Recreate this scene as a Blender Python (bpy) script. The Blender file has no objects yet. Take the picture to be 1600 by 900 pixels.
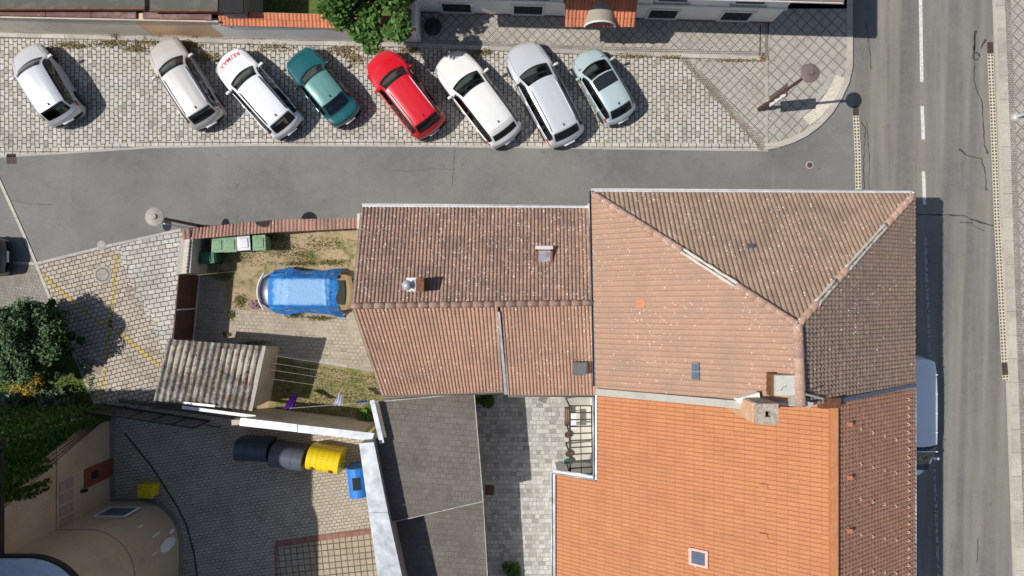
import bpy, bmesh, math, random
import numpy as np
from mathutils import Vector, Matrix
from mathutils.bvhtree import BVHTree
random.seed(7); rng = np.random.RandomState(7)
R = math.radians
S = bpy.context.scene
COL = S.collection
# ---------------------------------------------------------------- camera, light, exposure
HC = 32.0; F = 1600*24/36
cam = bpy.data.cameras.new('camera'); cam.lens = 24; cam.sensor_width = 36; cam.clip_end = 1500
co = bpy.data.objects.new('camera', cam); COL.objects.link(co); co.location = (0, 0, HC); S.camera = co
W = bpy.data.worlds.new('World'); S.world = W; W.use_nodes = True
SUN = Vector((-0.816, -0.079, 1.0)).normalized()
sky = W.node_tree.nodes.new('ShaderNodeTexSky'); sky.sky_type = 'NISHITA'; sky.sun_disc = False
sky.sun_elevation = math.asin(SUN.z); sky.sun_rotation = math.atan2(SUN.x, SUN.y)
bg = W.node_tree.nodes['Background']; bg.inputs[1].default_value = 0.085
W.node_tree.links.new(sky.outputs[0], bg.inputs[0])
sl = bpy.data.lights.new('sun', 'SUN'); sl.energy = 4.3; sl.angle = R(0.53); sl.color = (1.0, 0.955, 0.89)
so = bpy.data.objects.new('sun', sl); COL.objects.link(so); so.location = (-40, -4, 50)
so.rotation_euler = SUN.to_track_quat('Z', 'Y').to_euler()
S.view_settings.view_transform = 'Standard'; S.view_settings.look = 'None'
S.view_settings.exposure = 0.1; S.view_settings.gamma = 1
S.render.engine = 'CYCLES'
S.render.resolution_x = 1024; S.render.resolution_y = 576

# ---------------------------------------------------------------- helpers
def P(px, py, z=0.0):
    k = (HC - z)/F
    return Vector(((px-800)*k, (450-py)*k, z))
def tag(o, label=None, cat=None, group=None, kind=None):
    if label: o['label'] = label
    if cat: o['category'] = cat
    if group: o['group'] = group
    if kind: o['kind'] = kind
    return o
def thing(name, label, cat, loc=(0, 0, 0), rz=0, group=None):
    o = bpy.data.objects.new(name, None); COL.objects.link(o); o.empty_display_size = .3
    o.location = loc; o.rotation_euler = (0, 0, rz); tag(o, label, cat, group); return o
def link(name, me, mats, parent=None, smooth=False):
    if not isinstance(mats, (list, tuple)): mats = [mats]
    for m in mats: me.materials.append(m)
    o = bpy.data.objects.new(name, me); COL.objects.link(o)
    if parent is not None: o.parent = parent
    if smooth:
        for p in me.polygons: p.use_smooth = True
    return o
class MB:
    def __init__(s): s.v = []; s.f = []; s.m = []; s.uv = None
    def add(s, vs, fs, mi=0):
        b = len(s.v); s.v += [tuple(v) for v in vs]
        s.f += [tuple(b+i for i in f) for f in fs]; s.m += [mi]*len(fs); return s
    def box(s, a, b, mi=0, M=None):
        (x0, y0, z0), (x1, y1, z1) = a, b
        vs = [Vector(c) for c in ((x0,y0,z0),(x1,y0,z0),(x1,y1,z0),(x0,y1,z0),(x0,y0,z1),(x1,y0,z1),(x1,y1,z1),(x0,y1,z1))]
        if M: vs = [M @ v for v in vs]
        return s.add(vs, [(0,3,2,1),(4,5,6,7),(0,1,5,4),(1,2,6,5),(2,3,7,6),(3,0,4,7)], mi)
    def rbox(s, a, b, r=.04, mi=0, M=None):
        bm = bmesh.new(); bmesh.ops.create_cube(bm, size=1)
        for v in bm.verts:
            v.co = Vector([(a[i]+b[i])/2 + v.co[i]*(b[i]-a[i]) for i in range(3)])
        bmesh.ops.bevel(bm, geom=bm.edges[:], offset=r, segments=2, affect='EDGES', profile=.6)
        vs = [(M @ v.co if M else v.co.copy()) for v in bm.verts]
        bm.verts.index_update()
        fs = [tuple(v.index for v in f.verts) for f in bm.faces]; bm.free()
        return s.add(vs, fs, mi)
    def prism(s, poly, z0, z1, mi=0):
        n = len(poly); a = 0.5*sum(poly[i][0]*poly[(i+1)%n][1]-poly[(i+1)%n][0]*poly[i][1] for i in range(n))
        if a < 0: poly = poly[::-1]
        zt = z1 if isinstance(z1, (list, tuple)) else [z1]*n
        if a < 0 and isinstance(z1, (list, tuple)): zt = zt[::-1]
        vs = [(p[0], p[1], z0) for p in poly] + [(p[0], p[1], zt[i]) for i, p in enumerate(poly)]
        fs = [tuple(range(n-1, -1, -1)), tuple(range(n, 2*n))]
        fs += [(i, (i+1)%n, n+(i+1)%n, n+i) for i in range(n)]
        return s.add(vs, fs, mi)
    def tube(s, path, r, n=8, mi=0, cap=True):
        path = [Vector(p) for p in path]; rs = r if isinstance(r, (list, tuple)) else [r]*len(path)
        vs = []
        for i, p in enumerate(path):
            d = (path[min(i+1, len(path)-1)]-path[max(i-1, 0)]).normalized()
            up = Vector((0,0,1)) if abs(d.z) < .95 else Vector((1,0,0))
            a = d.cross(up).normalized(); b = a.cross(d)
            vs += [p + rs[i]*(math.cos(2*math.pi*k/n)*a + math.sin(2*math.pi*k/n)*b) for k in range(n)]
        fs = []
        for i in range(len(path)-1):
            for k in range(n):
                fs.append((i*n+k, i*n+(k+1)%n, (i+1)*n+(k+1)%n, (i+1)*n+k))
        if cap: fs += [tuple(range(n-1, -1, -1)), tuple(range((len(path)-1)*n, len(path)*n))]
        return s.add(vs, fs, mi)
    def lathe(s, prof, c=(0,0,0), n=24, mi=0, M=None):
        vs = []
        for (r, z) in prof:
            for k in range(n):
                v = Vector((r*math.cos(2*math.pi*k/n), r*math.sin(2*math.pi*k/n), z))
                v = (M @ v) if M else v + Vector(c)
                vs.append(v)
        m = len(prof); fs = []
        for i in range(m-1):
            for k in range(n): fs.append((i*n+k, i*n+(k+1)%n, (i+1)*n+(k+1)%n, (i+1)*n+k))
        fs += [tuple(range(n-1, -1, -1)), tuple(range((m-1)*n, m*n))]
        return s.add(vs, fs, mi)
    def build(s, name, mats, parent=None, smooth=False, tri=False):
        me = bpy.data.meshes.new(name); me.from_pydata(s.v, [], s.f)
        if not isinstance(mats, (list, tuple)): mats = [mats]
        for i, p in enumerate(me.polygons): p.material_index = s.m[i]
        if tri:
            bm = bmesh.new(); bm.from_mesh(me); bmesh.ops.triangulate(bm, faces=[f for f in bm.faces if len(f.verts) > 4]); bm.to_mesh(me); bm.free()
        me.update()
        return link(name, me, mats, parent, smooth)

# ---------------------------------------------------------------- materials
class NT:
    def __init__(s, name):
        s.mat = bpy.data.materials.new(name); s.mat.use_nodes = True; s.t = s.mat.node_tree
        s.b = s.t.nodes['Principled BSDF']; s.b.inputs['Specular IOR Level'].default_value = .3
    def n(s, typ, **kw):
        x = s.t.nodes.new('ShaderNode'+typ)
        for k, v in kw.items():
            if k in x.inputs.keys(): s.put(x.inputs[k], v)
            else: setattr(x, k, v)
        return x
    def put(s, inp, v):
        if hasattr(v, 'is_linked') or isinstance(v, bpy.types.NodeSocket): s.t.links.new(v, inp)
        else:
            if isinstance(v, (tuple, list)) and len(v) == 3 and inp.type == 'RGBA': v = (*v, 1)
            inp.default_value = v
    def math(s, op, a, b=0.0, c=None):
        x = s.t.nodes.new('ShaderNodeMath'); x.operation = op
        s.put(x.inputs[0], a); s.put(x.inputs[1], b)
        if c is not None: s.put(x.inputs[2], c)
        return x.outputs[0]
    def mix(s, f, a, b, mode='MIX'):
        x = s.t.nodes.new('ShaderNodeMix'); x.data_type = 'RGBA'; x.blend_type = mode
        s.put(x.inputs[0], f); s.put(x.inputs[6], a); s.put(x.inputs[7], b); return x.outputs[2]
    def ramp(s, f, pts, interp='LINEAR'):
        x = s.t.nodes.new('ShaderNodeValToRGB'); x.color_ramp.interpolation = interp
        e = x.color_ramp.elements
        while len(e) < len(pts): e.new(.5)
        for i, (p, c) in enumerate(pts):
            e[i].position = p; e[i].color = (*c, 1) if isinstance(c, (tuple, list)) else (c, c, c, 1)
        s.t.links.new(f, x.inputs[0]); return x.outputs[0]
    def obj(s, rot=0, scale=(1, 1, 1), loc=(0, 0, 0)):
        t = s.n('TexCoord'); m = s.n('Mapping'); s.t.links.new(t.outputs['Object'], m.inputs[0])
        m.inputs['Rotation'].default_value = (0, 0, rot); m.inputs['Scale'].default_value = scale
        m.inputs['Location'].default_value = loc; return m.outputs[0]
    def noise(s, sc, det=3, vec=None, rough=.55, out=0):
        x = s.n('TexNoise'); x.inputs['Scale'].default_value = sc; x.inputs['Detail'].default_value = det
        x.inputs['Roughness'].default_value = rough
        s.t.links.new(vec if vec is not None else s.obj(), x.inputs[0]); return x.outputs[out]
    def vadd(s, a, b):
        x = s.n('VectorMath'); x.operation = 'ADD'; s.put(x.inputs[0], a); s.put(x.inputs[1], b); return x.outputs[0]
    def vscale(s, a, k):
        x = s.n('VectorMath'); x.operation = 'SCALE'; s.put(x.inputs[0], a); s.put(x.inputs[3], k); return x.outputs[0]
    def distort(s, vec, amt, sc):
        nn = s.noise(sc, 2, vec, out=1)
        return s.vadd(vec, s.vscale(s.vadd(nn, (-.5, -.5, -.5)), amt))
    def bump(s, h, st=.5, dist=.02):
        x = s.n('Bump'); x.inputs['Strength'].default_value = st; x.inputs['Distance'].default_value = dist
        s.t.links.new(h, x.inputs['Height']); s.t.links.new(x.outputs[0], s.b.inputs['Normal'])
    def done(s, col, rough=.8):
        s.put(s.b.inputs['Base Color'], col); s.put(s.b.inputs['Roughness'], rough); return s.mat
def plain(name, col, rough=.6, metal=0, coat=0, var=.12, sc=6):
    t = NT(name); nz = t.noise(sc, 4)
    c = t.ramp(nz, [(.3, tuple(x*(1-var) for x in col)), (.7, tuple(min(1, x*(1+var)) for x in col))])
    t.b.inputs['Metallic'].default_value = metal; t.b.inputs['Coat Weight'].default_value = coat
    t.b.inputs['Coat Roughness'].default_value = .04
    return t.done(c, rough)
def asphalt(name, a, b, tracks=None):
    t = NT(name); v = t.obj()
    big = t.noise(.22, 4, v); fine = t.noise(38, 3, v, .7); mid = t.noise(2.2, 5, v, .65)
    c = t.mix(t.ramp(big, [(.38, 0), (.62, 1)]), tuple(x*.93 for x in a), tuple(x*1.05 for x in b))
    if tracks is not None:
        rv = t.obj(rot=R(1.9)); sx = t.n('SeparateXYZ'); t.t.links.new(rv, sx.inputs[0])
        w = t.n('TexNoise'); w.noise_dimensions = '1D'; w.inputs['Scale'].default_value = .85; w.inputs['Detail'].default_value = 2
        t.t.links.new(sx.outputs[0], w.inputs['W'])
        # streaks along the driving direction
        st = t.noise(1.6, 5, t.obj(rot=R(1.9), scale=(1, .06, 1)), .6)
        c = t.mix(t.ramp(st, [(.36, 0), (.66, 1)]), c, tracks)
        c = t.mix(t.ramp(w.outputs[0], [(.42, 0), (.6, .5)]), c, tuple(x*.72 for x in a))
    c = t.mix(t.ramp(mid, [(.42, 0), (.72, .4)]), c, tuple(x*1.2 for x in b))
    sp = t.noise(90, 1, v, .5)
    c = t.mix(t.ramp(sp, [(.6, 0), (.72, .5)]), c, (.42, .39, .35))
    c = t.mix(.55, c, t.mix(1, c, t.ramp(fine, [(.25, .55), (.75, 1.45)]), 'MULTIPLY'))
    pt = t.n('TexVoronoi'); pt.inputs['Scale'].default_value = .16; pt.distance = 'CHEBYCHEV'; t.t.links.new(t.obj(rot=R(2), loc=(3, 1, 0)), pt.inputs[0]); ps = t.n('SeparateXYZ'); t.t.links.new(pt.outputs['Color'], ps.inputs[0])
    c = t.mix(t.math('MULTIPLY', t.math('GREATER_THAN', ps.outputs[0], .7), .16), c, (.1, .1, .1))
    dk = t.noise(1.1, 6, t.obj(loc=(9, 3, 0)), .75)
    c = t.mix(t.ramp(dk, [(.62, 0), (.7, .55)]), c, (.06, .056, .053))
    t.bump(fine, .35, .01); return t.done(c, .88)
def setts(name, rot, bw, bh, cols, mortar, amt=.05, msz=.018, off=.5, squash=1, sqf=2, bump=.7, dirt=(.16, .14, .11), dsc=.6, dirtamt=.5, dsc2=3.2, oil=0):
    t = NT(name); v = t.obj(rot=rot); v = t.distort(v, amt, dsc2); v = t.distort(v, amt*.45, 14)
    b = t.n('TexBrick'); t.t.links.new(v, b.inputs['Vector'])
    b.offset = off; b.squash = squash; b.squash_frequency = sqf
    for k, x in (('Scale', 1), ('Mortar Size', msz), ('Mortar Smooth', .35), ('Bias', 0), ('Brick Width', bw), ('Row Height', bh)): b.inputs[k].default_value = x
    b.inputs['Color1'].default_value = (0, 0, 0, 1); b.inputs['Color2'].default_value = (1, 1, 1, 1); b.inputs['Mortar'].default_value = (.5, .5, .5, 1)
    n = len(cols); c = t.ramp(b.outputs[0], [(i/(n-1), cc) for i, cc in enumerate(cols)])
    if oil: c = t.mix(t.ramp(t.noise(1.15, 5, t.obj(loc=(11, 2, 0)), .6), [(.6, 0), (.72, oil)]), c, (.17, .15, .125))
    c = t.mix(.5, c, t.mix(1, c, t.ramp(t.noise(22, 4), [(.3, .6), (.7, 1.35)]), 'MULTIPLY'))
    d = t.noise(dsc, 5, t.obj(loc=(3, 7, 0)), .65)
    c = t.mix(t.ramp(d, [(.45, 0), (.75, dirtamt)]), c, dirt)
    mm = t.mix(t.ramp(t.noise(1.3, 3), [(.4, 0), (.7, 1)]), mortar, tuple(min(1, x*2.1) for x in mortar))
    c = t.mix(b.outputs[1], c, mm)
    h = t.math('SUBTRACT', t.math('MULTIPLY', t.noise(18, 2), .35), b.outputs[1])
    t.bump(h, bump, .03); return t.done(c, .85)
def diamonds(name, rot, size, line, col, fine=13, lw=.045):
    t = NT(name); v = t.distort(t.obj(rot=rot), .03, 2.5)
    b = t.n('TexBrick'); t.t.links.new(v, b.inputs['Vector']); b.offset = 0
    for k, x in (('Scale', 1), ('Mortar Size', lw), ('Mortar Smooth', .15), ('Brick Width', size), ('Row Height', size)): b.inputs[k].default_value = x
    b.inputs['Color1'].default_value = (0, 0, 0, 1); b.inputs['Color2'].default_value = (1, 1, 1, 1)
    b2 = t.n('TexBrick'); t.t.links.new(t.distort(t.obj(rot=rot), .03, 7), b2.inputs['Vector']); b2.offset = .5
    for k, x in (('Scale', 1), ('Mortar Size', .012), ('Mortar Smooth', .3), ('Brick Width', .075), ('Row Height', .07)): b2.inputs[k].default_value = x
    b2.inputs['Color1'].default_value = (0, 0, 0, 1); b2.inputs['Color2'].default_value = (1, 1, 1, 1); b2.inputs['Mortar'].default_value = (.2,.2,.2,1)
    c = t.ramp(b2.outputs[0], [(0, tuple(x*.78 for x in col)), (1, tuple(x*1.15 for x in col))])
    c = t.mix(t.ramp(b.outputs[0], [(0, 0), (1, .25)]), c, tuple(x*1.25 for x in col))
    c = t.mix(b.outputs[1], c, line)
    c = t.mix(t.math('MULTIPLY', b2.outputs[1], .75), c, (.10, .09, .08))
    c = t.mix(t.ramp(t.noise(.8, 5), [(.45, 0), (.75, .45)]), c, (.2, .18, .15))
    t.bump(t.math('SUBTRACT', 1.0, b2.outputs[1]), .4, .015); return t.done(c, .85)
def earth(name, soil, green, lo=.45, hi=.58, sc=1.1, sc2=7):
    t = NT(name); v = t.obj()
    a = t.noise(sc, 5, v, .65); f = t.noise(sc2, 5, v, .7); g = t.noise(45, 3, v, .7)
    s1 = t.mix(t.ramp(f, [(.3, 0), (.7, 1)]), tuple(x*.72 for x in soil), tuple(x*1.2 for x in soil))
    g1 = t.mix(t.ramp(f, [(.3, 0), (.7, 1)]), tuple(x*.6 for x in green), tuple(x*1.5 for x in green))
    m = t.math('ADD', t.math('MULTIPLY', a, .7), t.math('MULTIPLY', f, .3))
    c = t.mix(t.ramp(m, [(lo, 0), (hi, 1)]), s1, g1)
    c = t.mix(.6, c, t.mix(1, c, t.ramp(g, [(.25, .5), (.75, 1.5)]), 'MULTIPLY'))
    t.bump(g, .8, .03); return t.done(c, .95)
def tiles(name, cols, lichen=.5, stain=(.1, .085, .075), stamt=.5, rough=.75, lscale=9, line=None, vpos=None, thr=.5):
    t = NT(name); uv = t.n('UVMap'); fl = t.n('VectorMath'); fl.operation = 'FLOOR'; t.t.links.new(uv.outputs[0], fl.inputs[0])
    w = t.n('TexWhiteNoise'); w.noise_dimensions = '2D'; t.t.links.new(fl.outputs[0], w.inputs[0])
    n = len(cols); c = t.ramp(w.outputs[0], [(i/(n-1), cc) for i, cc in enumerate(cols)])
    v = t.obj()
    c = t.mix(t.ramp(t.noise(.9, 5, v, .6), [(.42, 0), (.72, stamt)]), c, stain)
    c = t.mix(.6, c, t.mix(1, c, t.ramp(t.noise(28, 4, v, .7), [(.25, .6), (.75, 1.4)]), 'MULTIPLY'))
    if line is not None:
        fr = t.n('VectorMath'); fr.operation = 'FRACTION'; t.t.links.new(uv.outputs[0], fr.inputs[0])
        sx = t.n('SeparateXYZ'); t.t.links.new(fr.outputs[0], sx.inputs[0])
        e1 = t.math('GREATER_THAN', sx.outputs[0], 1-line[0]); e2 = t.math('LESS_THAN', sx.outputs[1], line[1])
        c = t.mix(t.math('MULTIPLY', t.math('MAXIMUM', e1, e2), line[3]), c, line[2])  # rib shade put into the colour as valley lines, plus dark tile joints
    if lichen > 0:
        vo = t.n('TexVoronoi'); vo.inputs['Scale'].default_value = lscale; t.t.links.new(v, vo.inputs[0])
        sz = t.n('SeparateXYZ'); t.t.links.new(vo.outputs['Color'], sz.inputs[0])
        rad = t.math('MULTIPLY', t.math('POWER', sz.outputs[0], 3.0), .42)
        dots = t.math('LESS_THAN', vo.outputs['Distance'], rad)
        patch = t.ramp(t.noise(.55, 4, t.obj(loc=(5, 1, 2)), .6), [(thr-.08, .12), (thr+.1, 1)])
        keep = t.math('GREATER_THAN', patch, sz.outputs[1])
        dots = t.math('MULTIPLY', dots, keep)
        c = t.mix(t.math('MULTIPLY', dots, lichen), c, (.72, .7, .66))
    t.bump(t.noise(60, 2, v), .25, .006); return t.done(c, rough)
def plaster(name, col, stain=(.25, .21, .17), amt=.35, sc=1.2):
    t = NT(name); v = t.obj(); n1 = t.noise(sc, 6, v, .65); n2 = t.noise(25, 3, v)
    c = t.mix(t.ramp(n1, [(.48, 0), (.78, amt)]), col, stain)
    c = t.mix(.3, c, t.mix(1, c, t.ramp(n2, [(.3, .7), (.7, 1.3)]), 'MULTIPLY'))
    t.bump(n2, .3, .01); return t.done(c, .85)
def paint(name, col, metal=0.0, rough=.32):
    t = NT(name); v = t.obj(); d = t.noise(3, 4, v)
    c = t.mix(t.ramp(d, [(.4, 0), (.8, .12)]), col, tuple(x*.75+.04 for x in col))
    t.b.inputs['Metallic'].default_value = metal; t.b.inputs['Coat Weight'].default_value = .8
    t.b.inputs['Coat Roughness'].default_value = .05; t.b.inputs['Specular IOR Level'].default_value = .5
    return t.done(c, rough)
def glass_mat(name, tint=(.25, .33, .32), gloss=.16):
    t = NT(name); T = t.t
    tr = t.n('BsdfTransparent'); tr.inputs[0].default_value = (*tint, 1)
    gl = t.n('BsdfGlossy'); gl.inputs['Roughness'].default_value = .03; gl.inputs[0].default_value = (.9, .95, 1, 1)
    fr = t.n('Fresnel'); fr.inputs[0].default_value = 1.55
    f = t.math('MAXIMUM', fr.outputs[0], gloss); mx = t.n('MixShader')
    T.links.new(f, mx.inputs[0]); T.links.new(tr.outputs[0], mx.inputs[1]); T.links.new(gl.outputs[0], mx.inputs[2])
    T.links.new(mx.outputs[0], T.nodes['Material Output'].inputs[0]); return t.mat
def leaf_mat(name, cols, rough=.5, trans=.25):
    t = NT(name); g = t.n('NewGeometry'); n = len(cols)
    c = t.ramp(g.outputs['Random Per Island'], [(i/(n-1), cc) for i, cc in enumerate(cols)])
    T = t.t; tl = t.n('BsdfTranslucent'); T.links.new(c, tl.inputs[0])
    t.done(c, rough); mx = t.n('MixShader'); mx.inputs[0].default_value = trans
    T.links.new(t.b.outputs[0], mx.inputs[1]); T.links.new(tl.outputs[0], mx.inputs[2])
    T.links.new(mx.outputs[0], T.nodes['Material Output'].inputs[0]); return t.mat

M = {}
M['street'] = asphalt('asphalt_street', (.152, .152, .143), (.186, .184, .17))
M['road'] = asphalt('asphalt_road', (.145, .143, .134), (.178, .172, .157), (.255, .238, .198))
sc_ = [(.31, .29, .25), (.43, .405, .355), (.51, .48, .425), (.46, .42, .35), (.56, .535, .49), (.45, .445, .43), (.53, .485, .41)]
M['setts'] = setts('granite_setts', R(90), .3, .205, sc_, (.05, .044, .036), .1, .019, dsc2=1.5, dirt=(.3,.26,.2), dirtamt=.5, oil=.5)
M['setts_edge'] = setts('edge_setts', R(0), .36, .22, sc_[2:], (.07, .06, .05), .04, .02, off=0)
M['setts_pink'] = setts('pinkish_setts', R(-14), .27, .2, [(.36, .29, .23), (.45, .38, .31), (.5, .43, .35), (.42, .37, .31), (.5, .45, .38)], (.055, .047, .04), .07, .018)
M['setts_grey'] = setts('grey_setts', R(-10), .34, .22, [(.41, .38, .34), (.5, .48, .43), (.56, .53, .47), (.47, .47, .45), (.54, .5, .42)], (.06, .055, .045), .06, .018)
M['diamond'] = diamonds('mosaic_pavement', R(45), .335, (.25, .235, .21), (.58, .54, .47), lw=.026)
M['diamond_r'] = diamonds('mosaic_pavement_wide', R(43), .41, (.25, .235, .21), (.57, .53, .46), lw=.03)
M['kerb'] = setts('kerb_stone', 0, 1.1, 9, [(.36, .34, .31), (.5, .47, .42)], (.12, .11, .1), .01, .012, off=0, bump=.2)
M['kerb_v'] = setts('kerb_stone_long', R(90), 1.1, 9, [(.43, .4, .34), (.52, .48, .41)], (.15, .13, .11), .01, .012, off=0, bump=.2)
M['mosaic'] = setts('small_mosaic', 0, .1, .085, [(.3, .28, .25), (.46, .43, .38)], (.1, .09, .08), .03, .014, bump=.4)
M['tactile'] = setts('tactile_paving', R(-18), .4, .1, [(.6, .54, .44), (.68, .61, .5)], (.42, .38, .31), .005, .012, off=0, bump=.5, dirtamt=.2)
M['paver_small'] = setts('small_grey_pavers', R(55), .2, .11, [(.24, .22, .19), (.33, .31, .27)], (.11, .1, .085), .02, .012, bump=.4)
M['paver_yard'] = setts('yard_pavers', R(3), .22, .17, [(.34, .29, .23), (.42, .37, .29), (.38, .34, .28)], (.2, .17, .12), .03, .014, bump=.4, dirt=(.22,.17,.12))
M['paver_bins'] = setts('interlocking_pavers', R(-8), .23, .15, [(.4, .345, .26), (.48, .42, .32), (.44, .385, .3)], (.13, .105, .08), .03, .014, bump=.5, dirtamt=.55, dirt=(.2,.18,.15), dsc=.35)  # broad pale patches between the dirt stand in for reflected light
M['paver_grid'] = setts('square_grid_pavers', R(-6), .29, .29, [(.36, .3, .21), (.42, .35, .25)], (.08, .07, .05), .015, .024, off=0, bump=.6, dirtamt=.2)
M['paver_red'] = setts('red_pavers', R(-6), .32, .32, [(.25, .125, .09), (.31, .155, .11)], (.12, .07, .05), .01, .015, off=0, dirtamt=.2)
M['paver_court'] = setts('mixed_size_pavers', R(0), .31, .2, [(.27, .265, .245), (.4, .39, .365), (.47, .46, .425), (.52, .5, .46), (.36, .35, .32)], (.16, .15, .13), .006, .01, off=.35, squash=.62, sqf=3, bump=.3, dirtamt=.25, dsc=1.5)
M['soil'] = earth('dry_yard_soil', (.42, .32, .2), (.13, .145, .045), .5, .6)
M['lawn'] = earth('lawn_grass', (.2, .16, .08), (.1, .13, .03), .3, .48)
M['lawn_dry'] = earth('half_dry_grass', (.36, .28, .15), (.17, .17, .055), .42, .56, 1.4)
M['ground'] = earth('ground_mixed', (.16, .145, .12), (.08, .1, .04), .5, .6, .3)
M['concrete'] = plaster('old_concrete', (.4, .38, .34), (.2, .18, .15), .6)
M['concrete_dk'] = plaster('dark_concrete', (.2, .19, .17), (.1, .09, .08), .6)
M['wall_cream'] = plaster('cream_plaster', (.74, .66, .54))
M['wall_pale'] = plaster('pale_plaster', (.8, .77, .73), (.42, .38, .34), .3)
M['wall_white'] = plaster('white_plaster', (.74, .72, .68), (.5, .45, .38), .3)
M['wall_peach'] = plaster('peach_plaster', (.74, .5, .31), (.4, .27, .18), .4)
M['wall_tan'] = plaster('tan_plaster', (.46, .355, .245), (.27, .215, .16), .75, .6)
M['wall_beige'] = plaster('weathered_beige_plaster', (.52, .44, .34), (.22, .17, .12), .6, 1.5)
M['plinth'] = plaster('brown_plinth', (.22, .14, .1), (.12, .08, .06))
M['zinc'] = plain('zinc_sheet', (.55, .58, .61), .42, .45, var=.28, sc=2.4)
M['zinc_dull'] = plain('dull_sheet_metal', (.62, .63, .63), .5, .2, var=.12, sc=3)
M['dark'] = plain('dark_gap', (.02, .02, .022), .8)
M['black'] = plain('black_plastic', (.02, .02, .022), .4)
M['rubber'] = plain('tyre_rubber', (.025, .025, .025), .85)
M['rim'] = plain('alloy_rim', (.5, .5, .52), .3, .7)
M['chrome'] = plain('chrome', (.75, .75, .77), .15, .9)
M['rail'] = plain('satin_rail', (.5, .5, .52), .45, .3)
M['int'] = plain('dark_interior', (.11, .115, .11), .8)
M['int_grey'] = plain('grey_upholstery', (.2, .2, .19), .85)
M['int_tan'] = plain('tan_leather', (.42, .17, .07), .6)
M['glass'] = glass_mat('tinted_car_glass', (.72, .82, .78), .14)
M['glass_dk'] = glass_mat('dark_car_glass', (.07, .09, .1), .1)
M['pane'] = plain('window_pane', (.02, .025, .03), .08)
M['pane_blue'] = plain('skylight_pane', (.09, .12, .16), .12)
M['red_lens'] = plain('red_lens', (.4, .01, .015), .2, coat=.8)
M['clear_lens'] = plain('clear_lens', (.3, .32, .34), .15, coat=.8)
M['plate'] = plain('number_plate', (.7, .7, .7), .4)
M['frame_white'] = plain('white_frame', (.66, .66, .66), .5)
M['rust'] = plain('rusty_brown_paint', (.085, .04, .028), .7, var=.3, sc=3)
M['steel_dk'] = plain('dark_steel', (.055, .045, .04), .6, var=.2)
M['post_brown'] = plain('brown_post_paint', (.075, .04, .036), .5)
M['lamp_top'] = plain('mauve_lamp_cover', (.17, .125, .12), .55, var=.15)
M['lamp_top2'] = plain('beige_lamp_cover', (.32, .275, .24), .5, var=.15)
M['wood'] = plain('brown_wood', (.16, .07, .035), .7, var=.3)
M['bin_green'] = plain('green_bin_plastic', (.17, .29, .17), .5, var=.2)
M['bin_green_dk'] = plain('dark_green_bin_plastic', (.03, .13, .075), .5)
M['yellow'] = plain('yellow_container_plastic', (.78, .58, .012), .4, coat=.2, var=.06)
M['yellow_dk'] = plain('ochre_container_plastic', (.7, .5, .01), .5, var=.15)
M['navy'] = plain('navy_container_plastic', (.035, .055, .085), .4, coat=.3)
M['slate'] = plain('grey_container_plastic', (.09, .1, .125), .38, coat=.3)
M['blue_bin'] = plain('blue_container_plastic', (.03, .2, .62), .4, coat=.2)
M['mark_white'] = plain('white_road_paint', (.6, .59, .56), .8, var=.25, sc=12)
M['mark_yellow'] = plain('yellow_road_paint', (.6, .44, .09), .8, var=.45, sc=7)
M['crack'] = plain('tar_seam', (.062, .058, .054), .7, var=.4)
M['iron'] = plain('cast_iron', (.2, .165, .145), .6, var=.25, sc=9)
M['iron_red'] = plain('rusty_grate', (.1, .06, .045), .7, var=.3, sc=9)
M['purple'] = plain('purple_cloth', (.09, .015, .24), .8)
M['cloth_w'] = plain('pale_cloth', (.62, .62, .78), .8)
M['cloth_b'] = plain('blue_cloth', (.05, .16, .4), .8)
M['teal_c'] = plain('turquoise_plastic', (.1, .5, .55), .5)
M['rope'] = plain('pale_rope', (.4, .38, .34), .8)
M['bark'] = plain('bark', (.1, .075, .055), .9, var=.3)
M['pvc'] = plain('pale_floor_slabs', (.5, .49, .42), .85, var=.08, sc=1)
M['membrane'] = setts('bitumen_shingles', R(4), .28, .24, [(.14, .125, .108), (.172, .153, .133), (.155, .138, .12)], (.07, .062, .054), .02, .008, bump=.35, dirt=(.07, .06, .05), dirtamt=.6)
terra = [(.26, .163, .125), (.34, .213, .162), (.39, .242, .18), (.3, .188, .142), (.44, .25, .17)]
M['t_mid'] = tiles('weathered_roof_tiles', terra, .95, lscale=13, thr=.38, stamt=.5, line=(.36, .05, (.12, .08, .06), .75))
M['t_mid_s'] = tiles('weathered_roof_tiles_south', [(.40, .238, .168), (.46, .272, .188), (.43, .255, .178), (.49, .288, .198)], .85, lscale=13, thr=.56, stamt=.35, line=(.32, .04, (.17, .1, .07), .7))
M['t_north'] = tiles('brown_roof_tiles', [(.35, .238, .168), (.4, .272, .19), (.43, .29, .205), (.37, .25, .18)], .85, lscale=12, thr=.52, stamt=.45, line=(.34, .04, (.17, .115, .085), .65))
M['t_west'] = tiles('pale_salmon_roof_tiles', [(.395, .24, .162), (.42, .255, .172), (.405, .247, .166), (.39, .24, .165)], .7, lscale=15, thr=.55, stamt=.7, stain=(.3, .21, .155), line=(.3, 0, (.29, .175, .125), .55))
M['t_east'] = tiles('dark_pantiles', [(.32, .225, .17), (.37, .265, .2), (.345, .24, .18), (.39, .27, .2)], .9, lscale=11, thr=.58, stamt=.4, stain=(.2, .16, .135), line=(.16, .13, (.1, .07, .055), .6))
M['t_orange'] = tiles('orange_clay_tiles', [(.47, .196, .085), (.5, .214, .092), (.485, .205, .088), (.455, .188, .082)], 0, stamt=.6, stain=(.4, .155, .075), line=(.17, .035, (.22, .07, .03), .75))
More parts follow.
